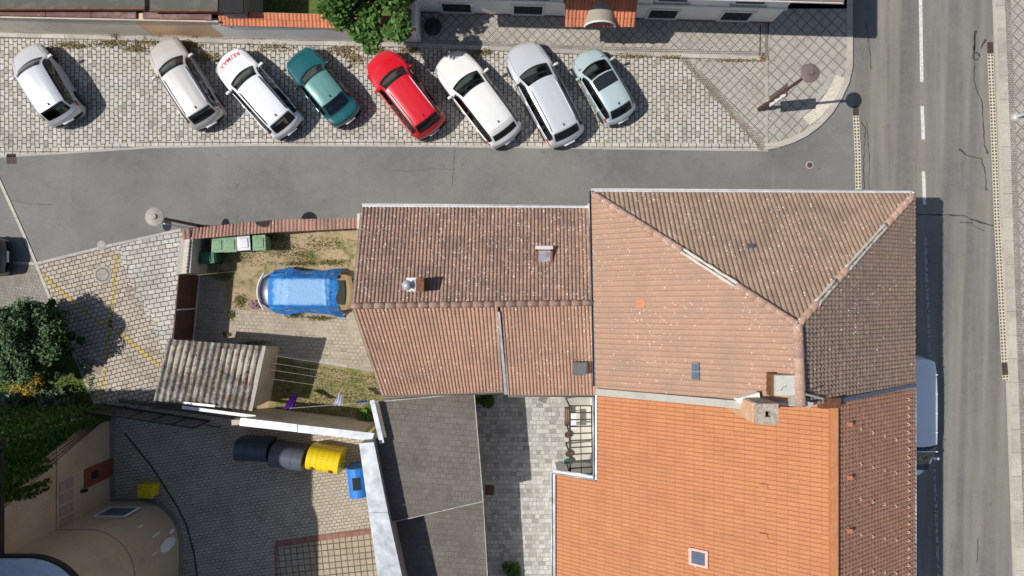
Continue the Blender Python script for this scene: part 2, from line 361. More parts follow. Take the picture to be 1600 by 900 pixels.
M['t_orange_e'] = tiles('red_brown_pantiles', [(.39, .205, .14), (.44, .235, .155), (.41, .215, .145), (.46, .24, .155)], 0, stamt=.4, stain=(.28, .17, .12), line=(.16, .12, (.16, .08, .055), .45))
M['cap'] = tiles('ridge_cap_tiles', [(.42, .26, .19), (.47, .3, .225), (.44, .275, .2)], .9, lscale=16, thr=.38, stamt=.3)
M['cap_orange'] = plain('orange_ridge', (.48, .2, .088), .7, var=.12)
M['mortar'] = plaster('pale_mortar', (.58, .52, .45), (.3, .25, .2), .5, 4)
M['brick_cap'] = tiles('wall_cap_tiles', [(.36, .2, .15), (.42, .235, .175), (.3, .175, .14)], .4, lscale=14, thr=.5)
M['orange_cap'] = tiles('orange_wall_cap_tiles', [(.5, .17, .08), (.6, .21, .1)], 0, stamt=.3)

def wornpaint(name, col, rot, bw, bh, amt, dsc2=3.2, lo=.4):
    t = NT(name); v = t.obj(rot=rot); v = t.distort(v, amt, dsc2); v = t.distort(v, amt*.45, 14)
    b = t.n('TexBrick'); t.t.links.new(v, b.inputs['Vector']); b.offset = .5
    for k, x in (('Scale', 1), ('Mortar Size', .024), ('Mortar Smooth', .35), ('Brick Width', bw), ('Row Height', bh)): b.inputs[k].default_value = x
    t.done(t.mix(t.ramp(t.noise(12, 4), [(.3, 0), (.7, 1)]), col, tuple(x*.7 for x in col)), .8)
    keep = t.math('MULTIPLY', t.ramp(t.noise(7, 5, t.obj(loc=(2, 5, 0)), .7), [(lo, 0), (lo+.1, 1)]), t.math('SUBTRACT', 1.0, b.outputs[1]))
    tr = t.n('BsdfTransparent'); mx = t.n('MixShader'); T = t.t; T.links.new(keep, mx.inputs[0]); T.links.new(tr.outputs[0], mx.inputs[1]); T.links.new(t.b.outputs[0], mx.inputs[2])
    T.links.new(mx.outputs[0], T.nodes['Material Output'].inputs[0]); return t.mat
M['mark_yellow'] = wornpaint('worn_yellow_paint', (.62, .46, .1), R(-14), .27, .2, .07)
M['mark_stall'] = wornpaint('worn_white_paint', (.66, .64, .6), R(90), .3, .205, .1, 1.5, .44)
def strip(path, w, z):
    """flat ribbon along a path with metres in the uv map"""
    path = [Vector((p[0], p[1], 0)) for p in path]; vs = []; us = []; L = 0
    for i, p in enumerate(path):
        if i: L += (p-path[i-1]).length
        d = (path[min(i+1, len(path)-1)]-path[max(i-1, 0)]).normalized(); nrm = Vector((-d.y, d.x, 0))
        ww = w[i] if isinstance(w, (list, tuple)) else w
        vs += [p+nrm*ww/2, p-nrm*ww/2]; us += [(L, ww), (L, 0)]
    return [(v.x, v.y, z) for v in vs], [(2*i, 2*i+1, 2*i+3, 2*i+2) for i in range(len(path)-1)], us
def ribbon(name, pts, w, z, mat, thick=0.0, label=None):
    path = [P(*p) for p in pts]; vs, fs, us = strip(path, w, z)
    me = bpy.data.meshes.new(name)
    if thick:
        n = len(vs); vs2 = vs + [(v[0], v[1], v[2]-thick) for v in vs]
        m = n//2; f2 = [tuple(f) for f in fs]
        for i in range(m-1): f2 += [(2*i, 2*i+2, n+2*i+2, n+2*i), (2*i+1, n+2*i+1, n+2*i+3, 2*i+3)]
        f2 += [(0, n, n+1, 1), (2*m-2, 2*m-1, n+2*m-1, n+2*m-2)]
        me.from_pydata(vs2, [], f2)
        us = us+us
    else: me.from_pydata(vs, [], fs)
    uvl = me.uv_layers.new(name='UVMap')
    for lp in me.loops: uvl.data[lp.index].uv = us[lp.vertex_index]
    o = link(name, me, mat); o['kind'] = 'structure'; return o
def sheet(name, pts, z, mat, thick=0.0, world=False):
    poly = [tuple(p) for p in pts] if world else [tuple(P(*p)[:2]) for p in pts]
    n = len(poly); a = sum(poly[i][0]*poly[(i+1)%n][1]-poly[(i+1)%n][0]*poly[i][1] for i in range(n))
    if a < 0: poly = poly[::-1]
    mb = MB()
    if thick: mb.prism(poly, z-thick, z)
    else: mb.add([(p[0], p[1], z) for p in poly], [tuple(range(n))])
    o = mb.build(name, mat, tri=True); o['kind'] = 'structure'; return o

# ================================================================= GROUND
big = 260
sheet('ground', [(-big, -big), (big, -big), (big, big), (-big, big)], 0.0, M['ground'], world=True)
sheet('street', [(-500, 20), (2200, 20), (2200, 330), (1390, 330), (1390, 1500), (1200, 1500), (1200, 400), (620, 400), (280, 360), (57, 412), (-60, 395), (-500, 420)], .006, M['street'])
sheet('road', [(1333, -900), (1556, -900), (1556, 0), (1560, 100), (1565, 225), (1572, 450), (1580, 675), (1588, 900), (1640, 2000), (1370, 2000), (1352, 900), (1344, 305), (1336, 150), (1333, 0)], .010, M['road'])
sheet('parking_area', [(-300, 55), (0, 60), (400, 66), (650, 70), (800, 80), (1065, 90), (1192, 232), (1000, 231), (700, 227), (400, 225), (240, 229), (100, 238), (0, 244), (-300, 262)], .014, M['setts'])
ribbon('parking_edge', [(-300, 258), (0, 240), (100, 234), (240, 225), (400, 221.5), (700, 223.5), (1000, 227.5), (1190, 229)], .24, .018, M['setts_edge'])
ribbon('flush_kerb', [(-300, 263), (0, 245), (100, 239), (240, 230), (400, 226.5), (700, 228.5), (1000, 232.5), (1200, 235)], .1, .022, M['concrete'])
# pavement along the pale house, raised behind its kerb
sheet('pavement', [(640, 15), (1330, 15), (1330, -200), (640, -200)], .10, M['diamond'], .1)
sheet('pavement', [(650, 20), (1196, 36), (1196, 84), (900, 76), (640, 64)], .104, M['diamond'], .1)
ribbon('mosaic_border', [(640, 66.5), (900, 77), (1190, 87)], .30, .108, M['mosaic'], .1)
ribbon('kerb', [(-300, 52), (0, 55.5), (200, 61), (400, 67), (640, 71.5), (900, 82), (1190, 92)], .19, .12, M['kerb'], .12)
ribbon('mosaic_border', [(-300, 47), (0, 50.5), (200, 56), (400, 61.5), (640, 66)], .16, .106, M['mosaic'], .1)
# triangle pavement and the corner
sheet('pavement', [(1068, 92), (1196, 92), (1196, 232)], .024, M['diamond'])
ribbon('mosaic_border', [(1068, 92), (1130, 160), (1196, 233)], .34, .028, M['mosaic'])
corner = [(1204, -300), (1326, -300), (1326, 105), (1321, 128), (1310, 152), (1296, 174), (1280, 192), (1258, 209), (1238, 219), (1215, 227), (1197, 230), (1200, 80)]
sheet('corner_pavement', corner, .10, M['diamond_r'], .1)
ribbon('corner_kerb', [(1326, -300), (1326, 105), (1321, 128), (1310, 152), (1296, 174), (1280, 192), (1258, 209), (1238, 219), (1215, 227), (1194, 230)], .27, .13, M['kerb_v'], .13)
ribbon('tactile_strip', [(1312, 121), (1303, 140), (1290, 160), (1274, 178), (1258, 190)], .5, .106, M['tactile'])
ribbon('tactile_border', [(1297, 116), (1288, 136), (1276, 154), (1262, 170), (1247, 182)], .22, .105, M['concrete'])
ribbon('channel_rim', [(1196, -20), (1196, 92)], .12, .15, M['concrete_dk'], .1)
ribbon('step_edge', [(1203, 34), (1197, 92), (1197, 230)], .08, .128, M['concrete'], .1)
ribbon('step_gap', [(1187, 40), (1186, 88)], .06, .112, M['crack'])
# right-hand side of the road
rk = [(1556, -600), (1556, 0), (1560, 100), (1565, 225), (1572, 450), (1580, 675), (1588, 900), (1600, 1300)]
ribbon('gutter_band', [(p[0]-1, p[1]) for p in rk], .3, .0145, M['concrete'])
ribbon('road_kerb', [(p[0]+5, p[1]) for p in rk], .36, .12, M['kerb_v'], .12)
sheet('far_pavement', [(1566, -600), (1570, 100), (1575, 225), (1582, 450), (1590, 675), (1598, 900), (1612, 1300), (2400, 1300), (2400, -600)], .10, M['diamond_r'], .1)
ribbon('mosaic_border', [(p[0]+16, p[1]) for p in rk], .3, .105, M['mosaic'])
# drainage channels: beige concrete with two rows of slots
def channel_mat():
    t = NT('slotted_channel'); uv = t.n('UVMap'); b = t.n('TexBrick'); t.t.links.new(uv.outputs[0], b.inputs['Vector']); b.offset = 0
    for k, x in (('Scale', 1), ('Mortar Size', .034), ('Mortar Smooth', .1), ('Brick Width', .155), ('Row Height', .145)): b.inputs[k].default_value = x
    b.inputs['Color1'].default_value = (.05, .045, .04, 1); b.inputs['Color2'].default_value = (.08, .07, .06, 1); b.inputs['Mortar'].default_value = (.58, .51, .39, 1)
    return t.done(t.mix(.3, b.outputs[0], t.mix(1, b.outputs[0], t.ramp(t.noise(6, 3), [(.3, .6), (.7, 1.3)]), 'MULTIPLY')), .8)
M['channel'] = channel_mat()
for nm, pts in (('drain_channel', [(1337, 181), (1340, 240), (1341.5, 330)]), ('drain_channel', [(1547, 84), (1552, 200), (1557, 330), (1563, 450), (1569, 567)]), ('drain_channel', [(1570.5, 586), (1571, 594)])):
    ribbon(nm, pts, .29, .02, M['channel'])
def grate(a, b, w, label):
    t = thing('drain_grate', label, 'drain grate', P(*a, 0))
    base = P(*a, 0); vs, fs, us = strip([P(*a), P(*b)], w, 0); c = (P(*a)+P(*b))/2
    d = (P(*b)-P(*a)); L = d.length; d.normalize(); n = Vector((-d.y, d.x, 0))
    mb = MB(); mb.add([Vector(v)-base+Vector((0, 0, .022)) for v in vs], fs); mb.build('grate_frame', M['iron_red'], t)
    mb = MB(); k = max(3, int(L/.06))
    for i in range(k):
        p = P(*a)+d*L*(i+.5)/k-base
        mb.add([p+n*(w*.42)+d*.012+Vector((0,0,.026)), p+n*(w*.42)-d*.012+Vector((0,0,.026)), p-n*(w*.42)-d*.012+Vector((0,0,.026)), p-n*(w*.42)+d*.012+Vector((0,0,.026))], [(0,1,2,3)])
    mb.build('slots', M['dark'], t)
grate((1337, 166), (1337, 181), .27, 'rusty drain grate at the top end of the channel left of the road')
grate((1546.5, 66), (1547, 84), .27, 'rusty drain grate at the top end of the channel by the far kerb')
grate((1569, 567), (1570.5, 586), .27, 'rusty drain grate near the bottom end of the channel by the far kerb')
grate((18, 240), (18, 256), .45, 'rusty street grate at the lower left edge of the cobbled parking')
# markings
M['mark_shaded'] = wornpaint('shaded_white_paint', (.42, .41, .39), 0, 9, 9, .01, lo=.42)  # house shade put into the colour: dimmer, gappier copy of the white line
for pts, w in (([(1437, -60), (1440, 128)], .16), ([(1440.5, 166), (1442.5, 218)], .16), ([(1442.5, 268), (1444.5, 320)], .16), ([(1445, 369), (1453, 560)], .13), ([(1457, 660), (1466, 900), (1470, 1100)], .13), ([(1434, -300), (1436, -120)], .16)):
    ribbon('road_marking', pts, w, .016, M['mark_white'] if w > .14 else M['mark_shaded'])
for pts in ([(62, 424), (110, 467), (163, 514)], [(183, 396), (178, 450), (172, 510), (160, 600), (156, 626)], [(170, 506), (205, 535), (248, 570)], [(163, 503), (176, 503)]):
    ribbon('yellow_marking', pts, .17, .030, M['mark_yellow'])
for a, b in (((1007, 150), (1012, 156)), ((1020, 163), (1036, 184)), ((155, 160), (166, 172)), ((86, 198), (95, 208)), ((722, 195), (730, 203)), ((826, 206), (836, 218)), ((300, 200), (309, 212)), ((1052, 195), (1057, 210))):
    ribbon('stall_marking', [a, b], .16, .019, M['mark_stall'])
# cracks and tar seams in the road
def crack(pts, w):
    out = [pts[0]]
    for a, b in zip(pts[:-1], pts[1:]):
        n = max(2, int(math.hypot(b[0]-a[0], b[1]-a[1])/6))
        for i in range(1, n+1):
            k = i/n; j = 0 if i == n else random.uniform(-.9, .9)
            out.append((a[0]+(b[0]-a[0])*k+j, a[1]+(b[1]-a[1])*k+random.uniform(-.6, .6)))
    ribbon('road_crack', out, [w*random.uniform(.4, 1.3) for _ in out], .0175, M['crack'])
for pts, w in (([(1522, 50), (1523, 90), (1521, 125), (1524, 135), (1534, 160), (1538, 225)], .05), ([(1498, 233), (1510, 243), (1533, 248), (1539, 270), (1541, 298)], .07),
               ([(1430, 335), (1480, 336), (1508, 338), (1532, 348), (1552, 352)], .07), ([(1500, 347), (1518, 348), (1524, 354), (1538, 361)], .06), ([(1353, 37), (1358, 70), (1361, 108)], .035),
               ([(1345, 190), (1352, 200), (1349, 250), (1350, 302)], .05), ([(1354, 190), (1358, 250), (1358, 300)], .03), ([(1524, 48), (1522, 80)], .13), ([(1540, 62), (1532, 76)], .12), ([(1537, 226), (1543, 240)], .12),
               ([(18, 313), (45, 318), (80, 320)], .03), ([(600, 265), (640, 268), (675, 264), (708, 265)], .014), ([(710, 232), (709, 265), (707, 290)], .012), ([(1528, 840), (1526, 880)], .04)):
    crack(pts, w)
ring = [(1525+5*math.cos(a), 88+6*math.sin(a)) for a in np.linspace(0, 6.28, 12)]
crack(ring, .08)
def cover(px, py, r, label, mat, square=False, z=.02):
    t = thing('manhole_cover', label, 'manhole cover', P(px, py, 0), R(-20) if square else 0)
    mb = MB()
    if square: mb.box((-r, -r, 0), (r, r, z+.012))
    else: mb.lathe([(r, 0), (r, z+.012), (r*.86, z+.012), (r*.85, z+.004), (r*.8, z+.004), (r*.79, z+.014), (0.01, z+.014)], n=28)
    mb.build('lid', mat, t)
    mb = MB()
    if square: mb.box((-r-.09, -r-.09, 0), (r+.09, r+.09, z+.004))
    else: mb.lathe([(r+.05, 0), (r+.05, z+.004), (.01, z+.004)], n=28)
    mb.build('surround', M['concrete'], t)
cover(161, 429, .36, 'round iron manhole cover on the pinkish cobbles', plain('manhole_iron', (.27, .23, .2), .6, var=.2, sc=8), z=.035)
cover(159.5, 383.5, .17, 'small round stone cap at the edge of the asphalt', M['concrete'], z=.03)
cover(1265, 258, .13, 'small reddish iron valve cover in the side street', M['iron_red'])
cover(151, 573, .29, 'square stone manhole cover on the cobbles beside the garden kerb', plain('stone_lid', (.24, .19, .15), .8, var=.2), True, z=.035)
cover(849, 622, .2, 'dark square drain cover in the paved courtyard', M['iron'], True, z=.02)

# lower-left cobbles
sheet('cobbles', [(57, 412), (283, 360), (300, 372), (288, 430), (268, 530), (262, 560), (240, 640), (150, 632)], .022, M['setts_pink'])
sheet('cobbles', [(184, 384), (283, 360), (300, 372), (288, 430), (268, 530), (264, 548), (214, 455)], .026, M['setts_grey'])
ribbon('cobble_border', [(184, 384), (214, 455), (262, 550)], .16, .029, M['setts_edge'])
ribbon('cobble_kerb', [(57, 412), (170, 384), (283, 359)], .12, .031, M['kerb'])
sheet('side_paving', [(-300, 420), (0, 406), (44, 410), (57, 412), (82, 465), (110, 530), (-300, 560)], .02, M['paver_small'])
ribbon('flush_kerb', [(-10, 262), (0, 283), (34, 358), (57, 412), (92, 500), (150, 632)], .13, .036, M['kerb_v'])
ribbon('flush_kerb', [(-60, 408), (57, 412)], .13, .034, M['kerb'])
sheet('garden_lawn', [(-300, 500), (70, 500), (92, 505), (150, 632), (150, 680), (-300, 680)], .024, M['lawn'])
# yard behind the tiled wall
sheet('yard_soil', [(296, 372), (600, 345), (640, 420), (640, 700), (400, 690), (300, 560)], .016, M['soil'])
sheet('yard_paving', [(308, 425), (345, 440), (352, 480), (395, 486), (560, 486), (640, 510), (640, 585), (430, 553), (300, 560)], .026, M['paver_yard'])
sheet('yard_lawn', [(420, 553), (430, 556), (640, 588), (640, 680), (420, 660)], .022, M['lawn_dry'])
ribbon('lawn_edging', [(428, 553), (582, 578), (640, 590)], .12, .05, M['kerb'], .05)
# container yard
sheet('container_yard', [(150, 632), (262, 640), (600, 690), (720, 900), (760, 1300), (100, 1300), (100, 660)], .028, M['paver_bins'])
sheet('paved_grid', [(430, 852), (600, 828), (700, 828), (760, 1300), (440, 1300)], .032, M['paver_grid'])
ribbon('red_paver_row', [(430, 850), (600, 826)], .3, .036, M['paver_red'])
ribbon('red_paver_row', [(431, 852), (436, 1000)], .14, .034, M['paver_red'])
ribbon('drain_strip', [(195, 676), (235, 725), (277, 790), (292, 820), (303, 860), (312, 920)], .07, .05, M['steel_dk'], .03)
# courtyard
sheet('courtyard_paving', [(700, 590), (960, 590), (960, 1300), (700, 1300)], .030, M['paver_court'])
sheet('courtyard_slab', [(878, 618), (940, 618), (940, 640), (878, 640)], .036, M['concrete'])
# top-left yard behind the boundary wall
sheet('upper_lawn', [(320, -200), (640, -200), (640, 30), (320, 30)], .06, M['lawn'])

# ================================================================= TILED ROOFS
def tiled(name, O, U, V, nu, nv, mat, parent, amp=.03, step=.02, prof='roll', clip=(), quad=None, su=6, sv=3):
    """O origin, U,V full edge vectors (or quad=4 corners); nu x nv tiles"""
    if quad: A, B, C_, D = [Vector(q) for q in quad]
    else: O = Vector(O); A, B, C_, D = O, O+Vector(U), O+Vector(U)+Vector(V), O+Vector(V)
    N = ((B-A).cross(D-A)).normalized()
    if N.z < 0: N = -N
    us = []; 
    for i in range(nu):
        for k in range(su): us.append((i, k/su))
    us.append((nu-1, 1.0))
    vsn = []
    for j in range(nv):
        for k in range(sv): vsn.append((j, k/(sv-1)))
    verts = []; uvs = []
    wob = rng.rand(nu+1, nv+1)
    for j, fv in vsn:
        for i, fu in us:
            if prof == 'roll': h = amp*(math.sin(math.pi*fu)**.7)
            elif prof == 'pan': h = amp*(.5+.5*math.cos(2*math.pi*(fu-.28)) if fu < .78 else .5+.5*math.cos(2*math.pi*(fu-.28)))
            else: h = 0 if (.05 < fu < .95) else -amp
            h += step*(1-fv) + (wob[i, j]-.5)*step*.5 - (.004 if fv == 1 else 0)
            s_, t_ = (i+fu)/nu, (j+fv+(.06 if fv == 1 and j < nv-1 else 0))/nv
            s2 = s_ + (wob[i, j]-.5)*.004/nu
            p = A*(1-s2)*(1-t_)+B*s2*(1-t_)+C_*s2*t_+D*(1-s2)*t_
            verts.append(p+N*h); uvs.append((i+min(max(fu, .01), .99), j+min(max(fv, .01), .99)))
    nc = len(us); nr = len(vsn); faces = [(r*nc+c, r*nc+c+1, (r+1)*nc+c+1, (r+1)*nc+c) for r in range(nr-1) if r % sv != sv-1 for c in range(nc-1)]
    bm = bmesh.new(); bv = [bm.verts.new(v) for v in verts]; ul = bm.loops.layers.uv.new('UVMap')
    flip = (B-A).cross(D-A).z < 0
    for f in faces:
        ff = f[::-1] if flip else f
        fc = bm.faces.new([bv[i] for i in ff]); cu = sum(uvs[i][0] for i in f)/4; cv = sum(uvs[i][1] for i in f)/4
        for lp, i in zip(fc.loops, ff):
            u, v = uvs[i]
            u = min(max(u, math.floor(cu)+.01), math.floor(cu)+.99); v = min(max(v, math.floor(min(cv, 1e9))+.01), math.floor(cv)+.99)
            lp[ul].uv = (u, v)
        fc.smooth = prof != 'flat'
    for (pc, pn) in clip:
        bmesh.ops.bisect_plane(bm, geom=bm.verts[:]+bm.edges[:]+bm.faces[:], plane_co=pc, plane_no=pn, clear_outer=True)
    me = bpy.data.meshes.new(name); bm.to_mesh(me); bm.free()
    return link(name, me, mat, parent)
def caps(name, a, b, mat, parent, r=.12, L=.42, lift=.03, th=.0):
    a = Vector(a); b = Vector(b); d = b-a; n = max(1, round(d.length/L)); e = d.normalized()
    sd = e.cross(Vector((0,0,1))).normalized(); up = sd.cross(e)
    bm = bmesh.new(); ul = bm.loops.layers.uv.new('UVMap'); K = 8
    for i in range(n):
        p0 = a+d*(i/n)-e*.02; p1 = a+d*((i+1)/n)+e*.02; rr = r*random.uniform(.97, 1.03)
        prev = None
        rows = []
        for p, q, zz in ((p0, rr*.96, 0), (p1, rr*1.03, .008), (p1, rr*.85, .0)):
            rows.append([bm.verts.new(p+sd*(q*math.cos(math.pi*k/K)*1.0)+up*(q*math.sin(math.pi*k/K)*.75+lift-.03+zz)) for k in range(K+1)])
        for r0, r1 in zip(rows[:-1], rows[1:]):
            for k in range(K):
                f = bm.faces.new((r0[k], r0[k+1], r1[k+1], r1[k])); f.smooth = True
                for lp in f.loops: lp[ul].uv = (.5, i+.5)
    bmesh.ops.recalc_face_normals(bm, faces=bm.faces[:])
    me = bpy.data.meshes.new(name); bm.to_mesh(me); bm.free(); return link(name, me, mat, parent)
def gutter(parent, pts, r=.075, mat=None, name='gutter'):
    mb = MB(); pts = [Vector(p) for p in pts]
    K = 6; vs = []; fs = []
    for i, p in enumerate(pts):
        d = (pts[min(i+1, len(pts)-1)]-pts[max(i-1, 0)]).normalized(); sd = d.cross(Vector((0,0,1))).normalized()
        for k in range(K+1):
            a = math.pi*k/K; vs.append(p+sd*r*math.cos(a)-Vector((0,0,r*math.sin(a))))
    for i in range(len(pts)-1):
        for k in range(K): fs.append((i*(K+1)+k, i*(K+1)+k+1, (i+1)*(K+1)+k+1, (i+1)*(K+1)+k))
    mb.add(vs, fs)
    # rolled front edge
    mb.tube([vs[i*(K+1)] for i in range(len(pts))], .018, 6); mb.tube([vs[i*(K+1)+K] for i in range(len(pts))], .018, 6)
    return mb.build(name, mat or M['zinc_dull'], parent, True)
def window(parent, o, ux, w, h, nrm, name='window', fm='frame_white', pm='pane', fr=.08, sill=True, nomull=False):
    """o = lower left corner on the wall, ux along wall"""
    o = Vector(o); ux = Vector(ux).normalized(); n = Vector(nrm).normalized(); uz = Vector((0, 0, 1))
    Mx = Matrix((( ux.x, n.x, uz.x, o.x), (ux.y, n.y, uz.y, o.y), (ux.z, n.z, uz.z, o.z), (0, 0, 0, 1)))
    mb = MB()
    mb.box((-fr, -.02, -fr), (w+fr, .05, 0), M=Mx); mb.box((-fr, -.02, h), (w+fr, .05, h+fr), M=Mx)
    mb.box((-fr, -.02, 0), (0, .05, h), M=Mx); mb.box((w, -.02, 0), (w+fr, .05, h), M=Mx)
    0 if nomull else mb.box((w/2-.02, -.02, 0), (w/2+.02, .035, h), M=Mx)
    f = mb.build(name, M[fm], parent)
    mb = MB(); mb.box((0, -.03, 0), (w, .012, h), M=Mx); mb.build('pane', M[pm], f)
    if sill:
        mb = MB(); mb.box((-fr-.05, 0, -fr-.05), (w+fr+.05, .12, -fr-.005), M=Mx); mb.build('sill', M['concrete'], f)
    return f

# ---- middle house
mh = thing('terraced_house', 'low house with a speckled brown tiled gable roof in the middle of the picture', 'house')
NW, NE, RW, RE_ = P(565, 324, 3.9), P(921, 326, 3.9), P(550, 478, 5.5), P(925.5, 473, 5.5)
SW, SM, SM2, SE = P(597, 617, 3.9), P(787, 611, 3.9), P(790, 616, 3.9), P(932, 616, 3.9)
RM = P(779, 475, 5.5)
mb = MB(); inset = .18
poly = [(NW.x+inset+.05, NW.y-inset), (3.07, NE.y-inset), (3.07, SE.y+inset), (SW.x+inset+.25, SW.y+inset), (RW.x+inset+.05, RW.y)]
mb.prism(poly, 0, [3.82, 3.82, 3.82, 3.82, 5.35]); mb.build('wall', M['wall_cream'], mh, tri=True)
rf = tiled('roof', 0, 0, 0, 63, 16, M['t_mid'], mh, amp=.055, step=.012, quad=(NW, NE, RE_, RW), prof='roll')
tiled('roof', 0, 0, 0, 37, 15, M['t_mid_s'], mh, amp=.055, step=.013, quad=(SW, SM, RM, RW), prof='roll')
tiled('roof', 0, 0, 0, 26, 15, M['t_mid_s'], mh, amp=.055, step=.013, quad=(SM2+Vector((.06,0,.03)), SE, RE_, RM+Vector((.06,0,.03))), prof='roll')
caps('ridge_tiles', RW, RE_, M['cap'], mh, .125, .42, .075)
gutter(mh, [NW+Vector((0, .06, -.03)), NE+Vector((-.02, .06, -.03))], .085)
gutter(mh, [SW+Vector((0, -.05, -.03)), SM+Vector((0, -.05, -.03))], .06, M['concrete_dk'])
gutter(mh, [SM2+Vector((.1, -.05, -.03)), SE+Vector((-.03, -.05, -.03))], .06, M['concrete_dk'])
mb = MB(); a, b = RM+Vector((.0, -.3, .03)), SM2+Vector((0, 0, .04))
mb.add([a+Vector((-.03,0,.05)), a+Vector((.05,0,.05)), b+Vector((.07,0,.05)), b+Vector((-.05,0,.05)), a+Vector((-.03,0,-.05)), a+Vector((.05,0,-.05)), b+Vector((.07,0,-.05)), b+Vector((-.05,0,-.05))], [(0,3,2,1),(0,4,7,3),(1,2,6,5),(3,7,6,2)])
mb.build('flashing', M['zinc'], mh)
mb = MB()
for a, b in ((NW, RW), (RW, SW)):
    a = a.copy(); b = b.copy(); d = (b-a).normalized(); sd = d.cross(Vector((0,0,1))).normalized()
    for q in (0,): mb.add([a+sd*.03+Vector((0,0,.03)), a-sd*.06+Vector((0,0,.03)), b-sd*.06+Vector((0,0,.03)), b+sd*.03+Vector((0,0,.03)), a+sd*.03-Vector((0,0,.1)), a-sd*.06-Vector((0,0,.1)), b-sd*.06-Vector((0,0,.1)), b+sd*.03-Vector((0,0,.1))], [(0,1,2,3),(0,3,7,4),(1,5,6,2),(4,7,6,5)])
mb.build('verge', M['concrete_dk'], mh)
def zmid(p):  # height of the middle house roof at a plan position
    t = (p.y-RE_.y)/(NE.y-RE_.y) if p.y > RE_.y else (p.y-RE_.y)/(SE.y-RE_.y); return 5.5-1.6*t
def onroof(px, py, zf):
    z = 5.0
    for _ in range(12): p = P(px, py, z); z = zf(p)
    return P(px, py, z)
# roof vent
c = onroof(650, 445, zmid); v = MB(); v.box((c.x-.36, c.y-.28, c.z-.4), (c.x+.1, c.y+.28, c.z+.12))
rv = v.build('vent_base', M['zinc_dull'], mh)
v = MB(); v.lathe([(.13, 0), (.13, .34), (.2, .36), (.2, .42), (.06, .52), (.01, .53)], c=(c.x-.28, c.y-.02, c.z+.1), n=16); v.build('vent_cowl', M['zinc'], rv, True)
v = MB(); v.box((c.x+.1, c.y-.26, c.z-.4), (c.x+.4, c.y+.26, c.z+.75)); v.build('flue', M['wood'], mh)
v = MB(); v.box((c.x-.02, c.y-.22, c.z+.12), (c.x+.09, c.y+.2, c.z+.38)); v.build('vent_pipe', M['zinc'], rv)
# open roof window
c = onroof(850, 404, zmid); w_, h_ = .33, .36
v = MB()
for (x0, y0, x1, y1) in ((-w_, -h_, -w_+.07, h_), (w_-.07, -h_, w_, h_), (-w_, -h_, w_, -h_+.12), (-w_, h_-.06, w_, h_)): v.box((c.x+x0, c.y+y0, c.z-.2), (c.x+x1, c.y+y1, c.z+.14))
sk = v.build('roof_window', M['brick_cap'] if 0 else plain('red_brown_frame', (.28, .1, .06), .6), mh)
v = MB(); v.box((c.x-w_+.08, c.y-h_+.16, c.z+.0), (c.x+w_-.08, c.y+h_-.06, c.z+.1)); v.build('pane', plain('cloudy_pane', (.3, .3, .31), .3, var=.4, sc=5), sk)
v = MB(); v.box((c.x-w_-.02, c.y+h_, c.z-.1), (c.x+w_+.02, c.y+h_+.14, c.z+.12)); v.build('flashing', M['zinc_dull'], sk)
# flue box near the courtyard
c = onroof(905, 573, zmid); v = MB(); v.box((c.x-.28, c.y-.3, c.z-.3), (c.x+.24, c.y+.22, c.z+.45))
hb = v.build('flue_box', plain('grey_green_sheet', (.13, .14, .135), .5), mh)
v = MB(); v.rbox((-.08, -.2, 0), (.08, .2, .12), .03, M=Matrix.Translation((c.x-.2, c.y+.46, c.z+.1)) @ Matrix.Rotation(R(22), 4, 'Z')); v.rbox((-.06, -.08, 0), (.06, .08, .1), .03, M=Matrix.Translation((c.x+.02, c.y+.36, c.z+.1)))
v.build('loose_tile', plain('loose_red_tile', (.36, .14, .09), .7), mh)

# ---- corner house (hipped)
ch = thing('corner_house', 'large corner house with hipped brown tile roof beside the road', 'house')
eN, eE, eW = 3.65, 15.48, 3.09
A1 = Vector((3.08, 3.68, 5.66)); A2 = Vector((15.48, 3.63, 5.66)); AP = Vector((9.32, -1.2, 9.65)); A3 = Vector((15.48, -3.68, 5.66)); A4 = Vector((3.24, -3.9, 5.66)); AS = Vector((9.42, -3.85, 9.65))
mb = MB(); mb.prism([(3.13, 3.45), (15.25, 3.4), (15.25, -3.9), (9.4, -3.9), (3.3, -3.9)], 0, [5.6, 5.6, 5.6, 9.55, 5.6]); mb.build('wall', M['wall_white'], ch, tri=True)
def mortar(a, b, label=None):
    a = Vector(a)+Vector((0,0,.07)); b = Vector(b)+Vector((0,0,.07)); d = b-a; sd = d.normalized().cross(Vector((0,0,1))).normalized(); n = int(d.length/.16); mb = MB()
    for s_ in (-1, 1):
        ring_ = []; 
        for i in range(n+1):
            p = a+d*(i/n)+sd*s_*random.uniform(.055, .075)+Vector((0,0,random.uniform(-.01,.02))); ring_.append(p)
        mb.tube(ring_, [random.uniform(.045, .07) for _ in ring_], 7)
    o = mb.build('hip_mortar', M['mortar'], ch, True)
    if label: o['label'] = label
    m2 = MB(); beam(m2, a-Vector((0,0,.02)), b-Vector((0,0,.02)), .1, .04); m2.build('hip_gap', M['dark'], ch)
def beam(mb, a, b, w, h, mi=0):
    a = Vector(a); b = Vector(b); d = (b-a).normalized(); sd = d.cross(Vector((0,0,1))).normalized()*w/2; up = sd.cross(d).normalized()*h/2
    if up.z < 0: up = -up
    vs = [a+sd+up, a-sd+up, a-sd-up, a+sd-up, b+sd+up, b-sd+up, b-sd-up, b+sd-up]
    mb.add(vs, [(0,1,2,3),(4,7,6,5),(0,4,5,1),(1,5,6,2),(2,6,7,3),(3,7,4,0)], mi)
def hipclip(a, b, keep):
    a = Vector(a); b = Vector(b); d = b-a; n = Vector((d.y, -d.x, 0)).normalized()
    if (Vector(keep)-a).dot(n) > 0: n = -n
    return (a, n)
